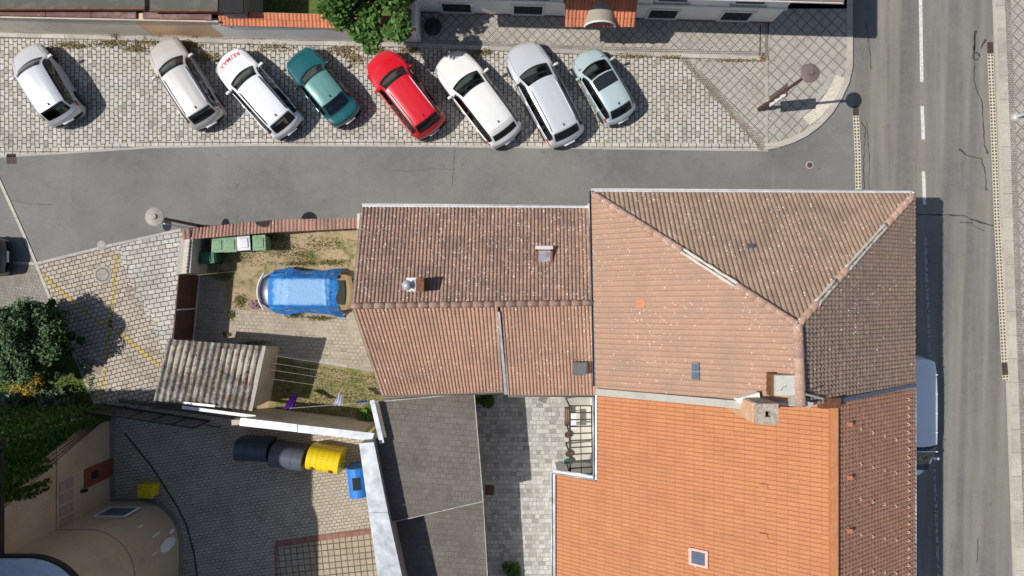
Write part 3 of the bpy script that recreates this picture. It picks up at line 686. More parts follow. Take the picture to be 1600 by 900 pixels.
ctrN, ctrW, ctrE = (9, 2, 0), (5, -1, 0), (14, -1, 0)
kN, kW, kE = hipclip(A1, AP, ctrN), hipclip(A1, AP, ctrW), hipclip(A2, AP, ctrE); kN2 = hipclip(A2, AP, ctrN)
down = lambda v: Vector(v)
hN = (AP-A1); slopeN = Vector((0, AP.y-3.65, 3.99))
tiled('roof', A1, Vector((12.4, -.05, 0)), slopeN, 71, 22, M['t_north'], ch, amp=.046, step=.012, prof='roll', clip=(kN, kN2))
tiled('roof', A4, A1-A4, Vector((6.18, .12, 3.99)), 38, 25, M['t_west'], ch, amp=.05, step=.004, prof='roll', clip=(kW,))
tiled('roof', Vector((15.48, -3.9, 5.66)), Vector((0, 7.55, 0)), Vector((-6.1, 0, 3.99)), 50, 34, M['t_east'], ch, amp=.05, step=.055, prof='roll', clip=(kE,))
def lerp(a, b, t): return Vector(a)*(1-t)+Vector(b)*t
caps('hip_tiles', A1+Vector((.1, -.1, .06)), lerp(A1, AP, .48), M['cap'], ch, .125, .42, .08)
mortar(lerp(A1, AP, .48), lerp(A1, AP, .74), 'pale bare mortar bed where hip tiles are missing')
caps('hip_tiles', lerp(A1, AP, .74), AP+Vector((0, 0, .05)), M['cap'], ch, .125, .42, .08)
caps('hip_tiles', A2+Vector((-.1, -.1, .06)), lerp(A2, AP, .27), M['cap'], ch, .125, .42, .08)
mortar(lerp(A2, AP, .27), lerp(A2, AP, .62), 'pale mortar stretch of the hip facing the road')
caps('hip_tiles', lerp(A2, AP, .62), lerp(A2, AP, .7), M['cap'], ch, .125, .42, .08)
mortar(lerp(A2, AP, .7), lerp(A2, AP, .86))
caps('hip_tiles', lerp(A2, AP, .86), AP+Vector((0, 0, .05)), M['cap'], ch, .125, .42, .08)
caps('ridge_tiles', AP+Vector((0, 0, .05)), AS+Vector((0, 0, .05)), M['cap'], ch, .17, .5, .06)
gutter(ch, [A1+Vector((-.03, .07, -.04)), A2+Vector((.05, .07, -.04))], .08)
gutter(ch, [A2+Vector((.0, .08, -.04)), A3+Vector((.0, 0, -.04))], .08, M['zinc'])
gutter(ch, [A1+Vector((-.03, .08, -.04)), A4+Vector((-.05, .1, -.04))], .055, plain('dark_gutter', (.1, .11, .13), .5))
# party wall coping
mb = MB(); a, b = Vector((3.25, -3.98, 5.78)), Vector((9.35, -3.98, 9.66))
def beam(mb, a, b, w, h, mi=0):
    a = Vector(a); b = Vector(b); d = (b-a).normalized(); sd = d.cross(Vector((0,0,1))).normalized()*w/2; up = sd.cross(d).normalized()*h/2
    if up.z < 0: up = -up
    vs = [a+sd+up, a-sd+up, a-sd-up, a+sd-up, b+sd+up, b-sd+up, b-sd-up, b+sd-up]
    mb.add(vs, [(0,1,2,3),(4,7,6,5),(0,4,5,1),(1,5,6,2),(2,6,7,3),(3,7,4,0)], mi)
beam(mb, a, lerp(a, b, .86), .26, .2); mb.build('party_wall_coping', M['concrete'], ch)
def zw(p): return 5.66+.646*(p.x-3.15)
def ze(p): return 5.66+.654*(15.48-p.x)
def zn(p): return 5.66+.822*(3.65-p.y)
# glass tiles, new tiles, hatch
def patch(px, py, w, h, zf, du, dv, mat, name, parent, lift=.07, th=.04, grid=0):
    c = onroof(px, py, zf); du = Vector(du).normalized(); dv = Vector(dv).normalized(); n = du.cross(dv)
    if n.z < 0: n = -n
    Mx = Matrix(((du.x, dv.x, n.x, c.x), (du.y, dv.y, n.y, c.y), (du.z, dv.z, n.z, c.z), (0,0,0,1)))
    mb = MB(); mb.box((-w/2, -h/2, lift-th), (w/2, h/2, lift), M=Mx); o = mb.build(name, mat, parent); return o, Mx
dW = (1, 0, .646); dE = (-1, 0, .654); dNn = (0, -1, .822)
o, Mx = patch(1087, 580, .28, .62, zw, dW, (0, 1, 0), M['slate'], 'glass_tile', ch, .06)
for k in range(2):
    mb = MB(); mb.box((-.11, -.28+k*.3, .05), (.13, -.03+k*.3, .075), M=Mx); mb.build('pane', M['pane_blue'], o)
orange_new = plain('new_orange_tile', (.52, .2, .1), .7)
for (px, py, w, h) in ((1001, 474, .34, .3),): patch(px, py, w, h, zw, dW, (0, 1, 0), orange_new, 'new_tile', ch, .036)
for (px, py) in ((1386, 397), (1386, 405), (1413, 403), (1421, 403), (1413, 411)): patch(px, py, .17, .13, ze, dE, (0, 1, 0), orange_new, 'new_tile', ch, .062)
patch(1173, 386, .26, .16, zn, (1, 0, 0), dNn, M['slate'], 'vent_tile', ch, .1, .1)
c = onroof(1222, 599, zw); mb = MB(); mb.box((c.x-.33, c.y-.36, c.z-.6), (c.x+.33, c.y+.30, c.z+.3)); mb.build('roof_hatch', plain('pale_sheet', (.52, .52, .47), .6, var=.1), ch)
mb = MB(); mb.box((c.x-.42, c.y-.4, c.z-.6), (c.x-.335, c.y+.34, c.z+.16)); mb.box((c.x+.335, c.y-.4, c.z-.6), (c.x+.4, c.y+.34, c.z+.27)); mb.build('hatch_frame', M['wood'], ch)
# chimney with hollow flue
cc = Vector((8.16, -4.02, 0)); st = NT('rough_stone'); vv = st.n('TexVoronoi'); vv.inputs['Scale'].default_value = 16; st.t.links.new(st.obj(), vv.inputs[0])
stone = st.done(st.mix(.75, st.ramp(vv.outputs['Distance'], [(0, (.5, .44, .36)), (.6, (.12, .1, .08))]), st.mix(1, (.6, .52, .42), st.ramp(st.noise(9, 3), [(.3, .5), (.7, 1)]), 'MULTIPLY')), .9)
chm = MB(); r0 = .33
chm.box((cc.x-r0, cc.y-r0, 6.5), (cc.x-.09, cc.y+r0, 10.25)); chm.box((cc.x+.09, cc.y-r0, 6.5), (cc.x+r0, cc.y+r0, 10.25))
chm.box((cc.x-.09, cc.y-r0, 6.5), (cc.x+.09, cc.y-.09, 10.25)); chm.box((cc.x-.09, cc.y+.09, 6.5), (cc.x+.09, cc.y+r0, 10.25)); chm.box((cc.x-.09, cc.y-.09, 6.5), (cc.x+.09, cc.y+.09, 9.5))
chim = chm.build('chimney', stone, ch)
mb = MB(); mb.box((cc.x-.38, cc.y-.34, 6.6), (cc.x-.335, cc.y+.3, 9.9)); mb.build('chimney_render', plaster('stained_orange_render', (.6, .36, .2), (.6, .55, .48), .8, 3), chim)
mb = MB(); q = [P(1150, 622, 8.75), P(1183, 612, 9.1), P(1186, 650, 8.6), P(1176, 646, 8.5), P(1146, 634, 8.2)]
mb.prism([(p.x, p.y) for p in q], 7.4, [8.9, 9.3, 9.0, 8.75, 8.45]); mb.build('mortar_skirt', M['wall_white'], ch, tri=True)
mb = MB(); p = P(1134, 627, 8.2); mb.box((p.x-.22, p.y-.1, 7.3), (p.x+.2, p.y+.12, 8.22)); mb.build('small_box', M['zinc'], ch)
mb = MB(); mb.prism([tuple(P(x, y, 9.2)[:2]) for x, y in ((1228, 613), (1247, 623), (1263, 626), (1256, 634), (1226, 630))], 8.4, 9.66); mb.build('mortar_cap', M['concrete'], ch, tri=True)
mb = MB(); mb.tube([P(1259, 616, 9.75), P(1286, 623, 9.2)], .03, 6); mb.tube([P(1220, 617, 9.2), P(1220, 607, 9.9)], .02, 6); mb.tube([P(1212, 612, 9.9), P(1226, 605, 9.9)], .012, 5); mb.build('aerial', M['zinc_dull'], ch)
mb = MB(); mb.tube([P(1252, 616, 9.8), P(1290, 600, 8.95), P(1342, 575, 7.7)], .012, 5); mb.build('cable', M['black'], ch)

# ---- orange house
oh = thing('orange_roofed_house', 'house with a bright orange flat tile roof between courtyard and road', 'house')
def zo(p): return 8.6-.66*(11.03-p.x)
YB = -15.0
mb = MB(); mb.prism([(3.66, -4.0), (11.03, -4.0), (15.25, -4.0), (15.25, YB+.2), (11.03, YB+.2), (3.66, YB+.2)], 0, [3.6, 8.45, 5.6, 5.6, 8.45, 3.6])
mb.prism([(2.0, -8.15), (3.65, -8.15), (3.65, YB+.2), (2.0, YB+.2)], 0, [2.5, 3.58, 3.58, 2.5]); mb.build('wall', M['wall_white'], oh, tri=True)
x0 = 3.52; rx = 11.03-x0
tiled('roof', (x0, -15.0, zo(Vector((x0, 0, 0)))), (0, 11.02, 0), (rx, 0, .66*rx), 68, 24, M['t_orange'], oh, amp=.012, step=.016, prof='flat', su=4, sv=2)
rx2 = x0-1.84
tiled('roof', (1.84, -15.0, zo(Vector((1.84, 0, 0)))), (0, 6.97, 0), (rx2, 0, .66*rx2), 43, 5, M['t_orange'], oh, amp=.012, step=.016, prof='flat', su=4, sv=2)
tiled('roof', (15.48, -15.0, 5.66), (0, 11.25, 0), (-4.45, 0, 2.94), 72, 26, M['t_orange_e'], oh, amp=.042, step=.04, prof='roll')
mb = MB(); beam(mb, (11.0, -3.98, 8.64), (11.0, YB, 8.64), .26, .16); mb.build('ridge', M['cap_orange'], oh)
gutter(oh, [(x0-.05, -4.05, 3.58), (x0-.05, -8.0, 3.58)], .09, M['zinc'])
mb = MB(); beam(mb, (x0+.04, -4.05, 3.66), (x0+.04, -8.0, 3.66), .05, .03); beam(mb, (1.9, -8.05, 2.6), (1.9, YB, 2.6), .045, .03); mb.build('eave_flashing', plain('navy_flashing', (.06, .08, .12), .4), oh)
gutter(oh, [(1.79, -8.0, 2.5), (1.79, YB, 2.5)], .07, M['zinc'])
gutter(oh, [(3.5, -7.93, 3.55), (1.8, -7.93, 2.52)], .09, M['zinc'])
gutter(oh, [(15.53, -3.7, 5.62), (15.53, YB, 5.62)], .08, M['zinc'])
mb = MB(); beam(mb, (11.2, -3.86, 8.62), (15.48, -3.72, 5.78), .14, .06); beam(mb, (10.4, -3.9, 8.9), (11.15, -3.9, 8.72), .34, .2, 1); mb.build('valley_flashing', [plain('blue_grey_flashing', (.12, .16, .22), .4, .3), M['wood']], oh)
o, Mx = patch(1092, 871, .74, .66, zo, (1, 0, .66), (0, 1, 0), plain('pinkish_frame', (.62, .38, .32), .5), 'roof_window', oh, .09, .1)
mb = MB(); mb.box((-.26, -.24, .07), (.26, .24, .1), M=Mx); mb.build('pane', M['pane_blue'], o)
o, Mx = patch(1087, 871, .05, .7, zo, (1, 0, .66), (0, 1, 0), M['mortar'], 'flashing', oh, .05, .1)
# snow guards: small bright hooks on the eastern slope
hooks = []
for j in range(34):
    y = -4.25-j*.316
    hooks.append((15.1, y))
for r_ in range(9):
    for k in range(4):
        x = 14.75-k*.62; y = -4.4-r_*1.25-k*.26-(0.0)
        x2 = 12.35+k*.66; y2 = -5.0-r_*1.25-k*.22
        hooks.append((x2, y2))
hm = plain('brass_hooks', (.62, .44, .26), .5)
for hx_, hy_ in hooks:
    if hy_ < -12: continue
    m1 = MB(); zc_ = ze(Vector((hx_, hy_, 0)))+.05; m1.tube([(hx_-.04, hy_-.05, zc_), (hx_+.02, hy_-.035, zc_+.05), (hx_+.045, hy_, zc_+.06), (hx_+.02, hy_+.035, zc_+.05), (hx_-.04, hy_+.05, zc_)], .016, 5); m1.build('snow_hook', hm, oh)
for j in range(4):
    p = Vector((11.75, -4.75-j*1.86, 0)); z = ze(p); mb = MB(); mb.rbox((p.x-.12, p.y-.08, z-.02), (p.x+.12, p.y+.08, z+.16), .03); mb.build('vent_tile', plain('vent_tile_clay%d' % j, (.42, .17, .1), .7), oh)
for j in range(3):
    p = Vector((9.1, -7.15-j*1.8, 0)); z = zo(p); patch(800+p.x*F/(HC-z), 450-p.y*F/(HC-z), .3, .16, zo, (1, 0, .66), (0, 1, 0), plain('vent_orange%d' % j, (.42, .17, .08), .7), 'vent_tile', oh, .06, .05)
mb = MB(); mb.tube([P(1046, 850, 4.5)+Vector((0,0,.2)), P(1075, 855, 5)+Vector((0,0,.1))], .02, 5)

# ================================================================= CARS
def pchip(xs, ys, x):
    xs = np.array(xs, float); ys = np.array(ys, float); h = np.diff(xs); d = np.diff(ys)/h
    m = np.zeros(len(xs)); m[0] = d[0]; m[-1] = d[-1]
    for i in range(1, len(xs)-1):
        if d[i-1]*d[i] > 0:
            w1 = 2*h[i]+h[i-1]; w2 = h[i]+2*h[i-1]; m[i] = (w1+w2)/(w1/d[i-1]+w2/d[i])
    x = np.clip(x, xs[0], xs[-1]); i = np.clip(np.searchsorted(xs, x)-1, 0, len(xs)-2)
    t = (x-xs[i])/h[i]; return (ys[i]*(1+2*t)*(1-t)**2 + h[i]*m[i]*t*(1-t)**2 + ys[i+1]*t*t*(3-2*t) + h[i]*m[i+1]*t*t*(t-1))
def make_car(name, label, cat, cx, cy, head, L, Wd, H, pm, tc=.27, th=.42, tr=.86, tb=.95, deck=None, rails=True, seat='int_grey', belt=.93, van=False, roofmat=None, glass_roof=None, stripe=False, plate='plate', taper=.755, group=None, spoiler=0, wheel=.33, hoodz=None, tail_l=True, mirrors=True, nosek=.34, hood_mat=None, tail_mat=None):
    root = thing(name, label, cat, (cx, cy, 0), head, group)
    hz = hoodz or belt-.05
    T = sorted(set(np.round(np.concatenate([np.linspace(0, 1, 74), [.012, .03, tc, th, tr, tb, tc+.012, th-.012, tr+.01, tb-.01, .985]]), 4)))
    T = np.array(T); hw = Wd/2
    w = pchip([0, .03, .1, .25, .5, .78, .92, .975, 1], [.76, .86, .95, 1, 1, .99, .95, .9, .8], T)*hw
    zb = pchip([0, .02, .06, .16, tc, .6, .88, .965, 1], [.46, .6, .7, hz-.06, belt-.02, belt+.02, belt+.03, belt-.02, .62], T)
    dk = deck or belt+.05
    if deck: zc = pchip([0, .02, .06, .16, tc, th, (th+tr)/2, tr, tb, .975, 1], [.5, .66, .78, hz+.03, hz+.1, H-.03, H, H-.05, dk, dk-.06, .66], T)
    else: zc = pchip([0, .02, .06, .16, tc, th, (th+tr)/2, tr, tb, .985, 1], [.5, .66, .78, hz+.03, hz+.1, H-.03, H, H-.07, dk, belt-.06, .66], T)
    wr = pchip([0, .05, tc, th, tr, tb, 1], [.8, .82, .86, taper, taper-.015, .8, .8], T)*w
    zc = np.maximum(zc, zb+.015)
    xw = [L*(.5-.185), -L*(.5-.19)]; x0 = L*(.5-T)
    kf = pchip([0, .04, tc, th, .55, tr, .97, 1], [nosek, nosek*.75, .26, .16, .0, -.1, -.16, -.22], T)
    cab = zc-zb
    grid = []
    sub = [(0, 3), (1, 3), (2, 3), (3, 2), (4, 4), (5, 3), (6, 4)]
    rowinfo = []
    for i, t in enumerate(T):
        ww = w[i]; b = zb[i]; c = zc[i]; r = wr[i]; x = x0[i]
        arch = 0
        for q in xw:
            dx = abs(x-q); Ra = wheel+.06
            if dx < Ra: arch = max(arch, wheel+math.sqrt(Ra*Ra-dx*dx)*.98)
        z1 = max(.24, arch-.02) if arch else .24; z2 = max(b*.62, z1+.03); z2 = min(z2, b-.02); z1 = min(z1, z2-.01)
        pts = [(ww*.8, z1-.02 if arch else .2), (ww*.975, z1), (ww*1.0, z2), (ww*.985, b-.02), (ww*.945, b+.012), (r, c-max(.02, min(.075, cab[i]*.13))), (r*.55, c-.012), (0, c)]
        row = []
        for (k, n_) in sub:
            a, bb = pts[k], pts[k+1]
            for j in range(n_): row.append((a[0]+(bb[0]-a[0])*j/n_, a[1]+(bb[1]-a[1])*j/n_, k, j))
        row.append((pts[7][0], pts[7][1], 7, 0))
        # round the roof edge / shoulder a little
        ys = np.array([q[0] for q in row]); zs = np.array([q[1] for q in row])
        y2 = ys.copy(); z2_ = zs.copy()
        idx = sum(n for k, n in sub[:5])
        for q in (idx, ):
            y2[q] = (ys[q-1]+2*ys[q]+ys[q+1])/4; z2_[q] = (zs[q-1]+2*zs[q]+zs[q+1])/4
        row = [(y2[j], z2_[j], row[j][2], row[j][3]) for j in range(len(row))]
        full = [(-q[0], q[1], q[2], q[3]) for q in row] + [(q[0], q[1], q[2], q[3]) for q in row[::-1][1:]]
        grid.append([(x-kf[i]*(q[0]/hw)**2, q[0], q[1]) for q in full]); rowinfo = [(q[2], q[3]) for q in full]
    n = len(grid[0]); nr = len(grid); half = (n-1)//2
    def cell(j):  # section index of the strip between column j and j+1
        return rowinfo[j] if j < half else rowinfo[j+1]
    parts = {k: MB() for k in ('body', 'windscreen', 'rear_window', 'side_window', 'roof_panel', 'sunroof', 'tailgate', 'bonnet')}
    flat = [v for row in grid for v in row]
    faces = {k: [] for k in parts}; fm = {k: [] for k in parts}
    s0 = tc+.055; s1 = (tb-.03 if not deck else tb-.04)
    mids = [s0+(s1-s0)*.42] + ([s0+(s1-s0)*.78] if not van else [])
    for i in range(nr-1):
        t = (T[i]+T[i+1])/2; cb = (cab[i]+cab[i+1])/2
        for j in range(n-1):
            k, sj = cell(j); key = 'body'; mi = 0
            f = (i*n+j, i*n+j+1, (i+1)*n+j+1, (i+1)*n+j)
            if k in (5, 6):
                edge = (k == 5 and sj == 0)
                if tc+.008 < t < th-.004:
                    key = 'body' if (edge and not van) else 'windscreen'; mi = 0
                    if key == 'windscreen' and (t < tc+.016 or t > th-.012): mi = 1
                elif tr+.008 < t < tb-.006 and not van:
                    key = 'rear_window' if not edge else 'body'
                    if key == 'rear_window' and (t > tb-.02 or t < tr+.018+spoiler): mi = 1
                    if t < tr+.008+spoiler: key = 'body'; mi = 0
                elif th <= t <= tr+.008: key = 'roof_panel'; mi = 0
                if glass_roof and glass_roof[0] < t < glass_roof[1] and not edge: key = 'sunroof'
            elif k == 4 and s0 < t < s1 and cb > .22:
                if sj in (0, 1, 2, 3) and not (van and t > .42):
                    key = 'side_window'; mi = 0
                    if sj == 3 or any(abs(t-q) < .011 for q in mids): mi = 1
            elif k == 0: mi = 1
            if key == 'body' and mi == 0 and k <= 1 and (t < .05 or t > .96) and not van: mi = 1 if k == 1 and False else 0
            if hood_mat and key == 'body' and t < tc+.008 and k >= 3: key = 'bonnet'
            if tail_mat and key == 'body' and t > tb-.02: key = 'tailgate'
            if roofmat and key == 'roof_panel': pass
            faces[key].append(f); fm[key].append(mi)
    # closed nose and tail
    faces['body'].append(tuple(range(n-1, -1, -1))); fm['body'].append(0); faces['body'].append(tuple((nr-1)*n+j for j in range(n))); fm['body'].append(0)
    mats = {'body': [pm, M['black']], 'windscreen': [M['glass'], M['black']], 'rear_window': [M['glass_dk'], M['black']], 'side_window': [M['glass_dk'], M['black']],
            'roof_panel': [roofmat or pm, M['black']], 'sunroof': [M['pane'], M['black']], 'tailgate': [tail_mat or pm, M['black']], 'bonnet': [hood_mat or pm, M['black']]}
    for k in parts:
        if not faces[k]: continue
        used = sorted({v for f in faces[k] for v in f}); mp = {v: i for i, v in enumerate(used)}
        me = bpy.data.meshes.new(k); me.from_pydata([flat[v] for v in used], [], [tuple(mp[v] for v in f) for f in faces[k]])
        for p, m_ in zip(me.polygons, fm[k]): p.material_index = m_
        bm = bmesh.new(); bm.from_mesh(me); bmesh.ops.recalc_face_normals(bm, faces=bm.faces[:])
        if k == 'body':
            for e in bm.edges:
                if len(e.link_faces) == 2 and e.calc_face_angle(0) > R(42): e.smooth = False
        up = sum(f.normal.z*f.calc_area() for f in bm.faces)
        if k in ('windscreen', 'rear_window', 'roof_panel', 'sunroof', 'bonnet') and up < 0: bmesh.ops.reverse_faces(bm, faces=bm.faces[:])
        bm.to_mesh(me); bm.free(); link(k, me, mats[k], root, True)
    bvh = BVHTree.FromPolygons([Vector(v) for v in flat], [f for k in faces for f in faces[k]])
    def top(x, y, d=.004):
        hit = bvh.ray_cast(Vector((x, y, 5)), Vector((0, 0, -1))); return (hit[0].z if hit[0] else 1)+d
    def tx(t): return L*(.5-t)
    # shut lines and trim drawn as thin raised seams
    def seam(pts, r=.008, mi=None):
        mbs.tube([(x, y, top(x, y, .0)) for x, y in pts], r, 5)
    mbs = MB()
    for sgn in (-1, 1):
        seam([(tx(.045+.0*k)-(1-k/8)*L*(tc-.05)*1.0, sgn*hw*(.8-.12*(k/8))) for k in range(9)], .007)
    if not van and not deck:
        yy = np.linspace(-hw*taper*.9, hw*taper*.9, 9); seam([(tx(tr)-.02+.12*(q/hw)**2, q) for q in yy], .007)
    mbs.build('shut_lines', M['black'], root)
    # interior
    mbi = MB(); cz = .32
    mbi.box((tx(.965)+.05, -hw*.86, .26), (tx(tc)+.1, hw*.86, .34)); mbi.build('cabin_floor', M['int'], root)
    mbi = MB(); xd = tx(tc)-.02; mbi.rbox((xd-.34, -hw*.82, .5), (xd+.08, hw*.82, belt-.02), .06)
    mbi.lathe([(.17, -.012), (.19, 0), (.17, .012), (.15, 0)], n=16, M=Matrix.Translation((xd-.5, hw*.36, belt-.06)) @ Matrix.Rotation(R(-62), 4, 'Y')); mbi.build('dashboard', M['int'], root)
    for sgn in (-1, 1):
        mbi = MB(); xs_ = tx(th)-.2; y_ = sgn*hw*.4
        mbi.rbox((xs_-.28, y_-.25, .34), (xs_+.28, y_+.25, .58), .06); mbi.rbox((xs_-.42, y_-.24, .5), (xs_-.24, y_+.24, 1.06), .06); mbi.rbox((xs_-.42, y_-.13, 1.08), (xs_-.3, y_+.13, 1.24), .04)
        mbi.build('seat', M[seat], root)
    if not van:
        mbi = MB(); xs_ = tx(th)-1.25; mbi.rbox((xs_-.3, -hw*.72, .34), (xs_+.25, hw*.72, .56), .06); mbi.rbox((xs_-.42, -hw*.72, .5), (xs_-.24, hw*.72, 1.0), .06); mbi.build('rear_seat', M[seat], root)
    # wheels
    for q in xw:
        for sgn in (-1, 1):
            y_ = sgn*(hw-.13); Mw = Matrix.Translation((q, y_, wheel)) @ Matrix.Rotation(R(90), 4, 'X')
            wp = bpy.data.objects.new('wheel', None); COL.objects.link(wp); wp.parent = root; wp.empty_display_size = .1
            m1 = MB(); m1.lathe([(wheel*.62, -.1), (wheel*.95, -.105), (wheel, -.07), (wheel, .07), (wheel*.95, .105), (wheel*.62, .1)], n=24, M=Mw); m1.build('tyre', M['rubber'], wp, True)
            m1 = MB(); 
            m1.lathe([(wheel*.63, -.06), (wheel*.66, -.108), (wheel*.58, -.09), (wheel*.1, -.085), (.01, -.1)] if sgn > 0 else [(wheel*.63, .06), (wheel*.66, .108), (wheel*.58, .09), (wheel*.1, .085), (.01, .1)], n=20, M=Mw)
            m1.build('rim', M['rim'], wp)
    # mirrors
    for sgn in ((-1, 1) if mirrors else ()):
        mm = MB(); xm = tx(tc+.085); mm.rbox((xm-.07, hw+.0 if sgn > 0 else -hw-.19, belt+.03), (xm+.05, hw+.19 if sgn > 0 else -hw, belt+.14), .03)
        mm.box((xm-.03, min(sgn*(hw-.07), sgn*(hw+.04)), belt), (xm+.02, max(sgn*(hw-.07), sgn*(hw+.04)), belt+.06)); mm.build('wing_mirror', pm if not stripe else M['black'], root)
    # lights
    for sgn in (-1, 1):
        for (t0, t1, mt, nm, zz) in ((.022, .09, 'clear_lens', 'headlight', 0), (.9, .975, 'red_lens', 'tail_light', 0)):
            m1 = MB(); vs = []; ni = 6
            for a_ in range(ni+1):
                t = t0+(t1-t0)*a_/ni; i = int(np.searchsorted(T, t)); row = grid[min(i, nr-1)]
                yv = w[min(i, nr-1)]; zt = zb[min(i, nr-1)]
                kx = kf[min(i, nr-1)]; x = tx(t)-kx*(yv/hw)**2
                hgt = .15 if nm == 'tail_light' else .09
                sec = [(yv*.80, zt+.034), (yv*.93, zt+.022), (yv*.995+.012, zt-.02), (yv*1.0+.012, zt-hgt)]
                for (y_, z_) in sec: vs.append((tx(t)-kx*(y_/hw)**2, sgn*y_, z_))
            fs = [(a_*4+b_, a_*4+b_+1, (a_+1)*4+b_+1, (a_+1)*4+b_) for a_ in range(ni) for b_ in range(3)]
            m1.add(vs, fs); m1.build(nm, M[mt], root, True)
    # plate, bumper strip, antenna, handles
    xr = -L/2-.012
    m1 = MB(); m1.box((xr-.02, -.26, .56), (xr+.03, .26, .67)); m1.build('number_plate', M[plate], root)
    m1 = MB()
    for a_ in range(12):
        y0 = -hw*.78+a_*hw*1.56/12; y1 = y0+hw*1.56/12
        xa, xb = -L/2+.22*(y0/hw)**2-.035, -L/2+.22*(y1/hw)**2-.035
        m1.add([(xa, y0, .5), (xb, y1, .5), (xb, y1, .4), (xa, y0, .4), (xa+.14, y0, .505), (xb+.14, y1, .505)], [(0,1,2,3), (0,4,5,1)])
    m1.build('bumper_trim', M['black'], root)
    if not van:
        m1 = MB(); xa = tx(tr-.035); m1.rbox((xa-.06, -.025, top(xa, 0, -.01)), (xa+.05, .025, top(xa, 0, .05)), .015); m1.build('aerial', M['black'], root)
    for sgn in (-1, 1):
        for q in (s0+(s1-s0)*.34, s0+(s1-s0)*.7):
            m1 = MB(); x = tx(q); m1.rbox((x-.1, sgn*hw*.985-.03, belt*.9-.02), (x+.1, sgn*hw*.985+.035, belt*.9+.02), .012); m1.build('door_handle', pm, root)
    if rails:
        for sgn in (-1, 1):
            m1 = MB(); y_ = sgn*hw*taper*.84; pts = [(tx(th+.04+(tr-th-.06)*k/10), y_*(1-.0*k)) for k in range(11)]
            path = [(x, y, top(x, y, .0)+(.055 if 0 < k < 10 else .01)) for k, (x, y) in enumerate(pts)]; m1.tube(path, .022, 8); m1.build('roof_rail', M['rail'] if rails != 'dark' else M['black'], root, True)
    return root, top, tx
silver = paint('silver_metallic', (.64, .65, .67), .25, .3); beige = paint('champagne_metallic', (.6, .575, .54), .3, .32); white = paint('white_paint', (.76, .77, .79)); white2 = paint('white_paint_warm', (.78, .77, .74))
teal = paint('teal_paint', (.003, .1, .115), .15); teal_roof = paint('faded_teal_roof', (.1, .25, .235), .1, .4); red = paint('red_paint', (.62, .008, .02)); silver2 = paint('blue_silver_metallic', (.64, .66, .7), .25, .3)
mint = paint('pale_mint_paint', (.4, .5, .52)); dkgrey = paint('dark_grey_paint', (.035, .045, .055), .3); navyp = paint('navy_paint', (.012, .018, .06)); cream = paint('cream_paint', (.5, .38, .2)); vanw = paint('van_white', (.9, .91, .93), 0, .5)
rowg = 'cars parked nose-in on the cobbles'
def place(nx, ny, rx_, ry_, z=.6):
    a = P(nx, ny, z); b = P(rx_, ry_, z); d = a-b; c = (a+b)/2; return c.x, c.y, math.atan2(d.y, d.x), d.length
x, y, h, L = place(37, 74, 108, 190)
make_car('hatchback', 'silver grey hatchback at the left end of the parked row', 'car', x, y, h, L, 1.82, 1.55, silver, tc=.22, th=.39, tr=.87, tb=.96, rails=False, group=rowg)
x, y, h, L = place(249, 64, 331, 195)
make_car('estate_car', 'champagne estate car with roof rails between the silver hatchback and the white estate', 'car', x, y, h, L, 1.78, 1.5, beige, tc=.25, th=.415, tr=.885, tb=.965, group=rowg)
x, y, h, L = place(350, 84, 457, 206)
r3, top3, tx3 = make_car('estate_car', 'white estate car with red and blue lettering on its bonnet', 'car', x, y, h, L, 1.8, 1.5, white, tc=.265, th=.425, tr=.88, tb=.962, rails='dark', group=rowg)
x, y, h, L = place(461, 83, 548, 189)
make_car('saloon_car', 'teal saloon car with a faded paler roof', 'car', x, y, h, L, 1.68, 1.4, teal, tc=.265, th=.42, tr=.735, tb=.875, deck=.99, rails=False, roofmat=teal_roof, group=rowg, belt=.88, nosek=.12, stripe=True)
x, y, h, L = place(586, 86, 679, 207)
make_car('sport_utility_car', 'bright red sport utility car with silver roof rails', 'car', x, y, h, L, 1.86, 1.64, red, tc=.255, th=.415, tr=.885, tb=.965, group=rowg, belt=1.0, wheel=.36)
x, y, h, L = place(695, 86, 797, 221)
make_car('crossover_car', 'warm white crossover with tan seats showing through the windscreen', 'car', x, y, h, L, 1.9, 1.55, white2, tc=.28, th=.455, tr=.86, tb=.96, rails=False, seat='int_tan', group=rowg, belt=.98, wheel=.36, spoiler=.035)
x, y, h, L = place(809, 69, 890, 224)
make_car('estate_car', 'long blue-silver estate car, second from the right in the row', 'car', x, y, h, L, 1.92, 1.52, silver2, tc=.25, th=.415, tr=.89, tb=.967, group=rowg, belt=.96)
x, y, h, L = place(910, 81, 974, 189)
make_car('city_car', 'small pale mint city car with a dark glass sunroof', 'car', x, y, h, L, 1.66, 1.49, mint, tc=.2, th=.4, tr=.85, tb=.955, rails=False, glass_roof=(.41, .58), group=rowg, belt=.95, wheel=.3)
x, y, h, L = place(-135, 402, 12, 401)
make_car('hatchback', 'dark grey car mostly outside the left edge of the picture', 'car', x, y, h, L, 1.8, 1.5, dkgrey, rails=False)
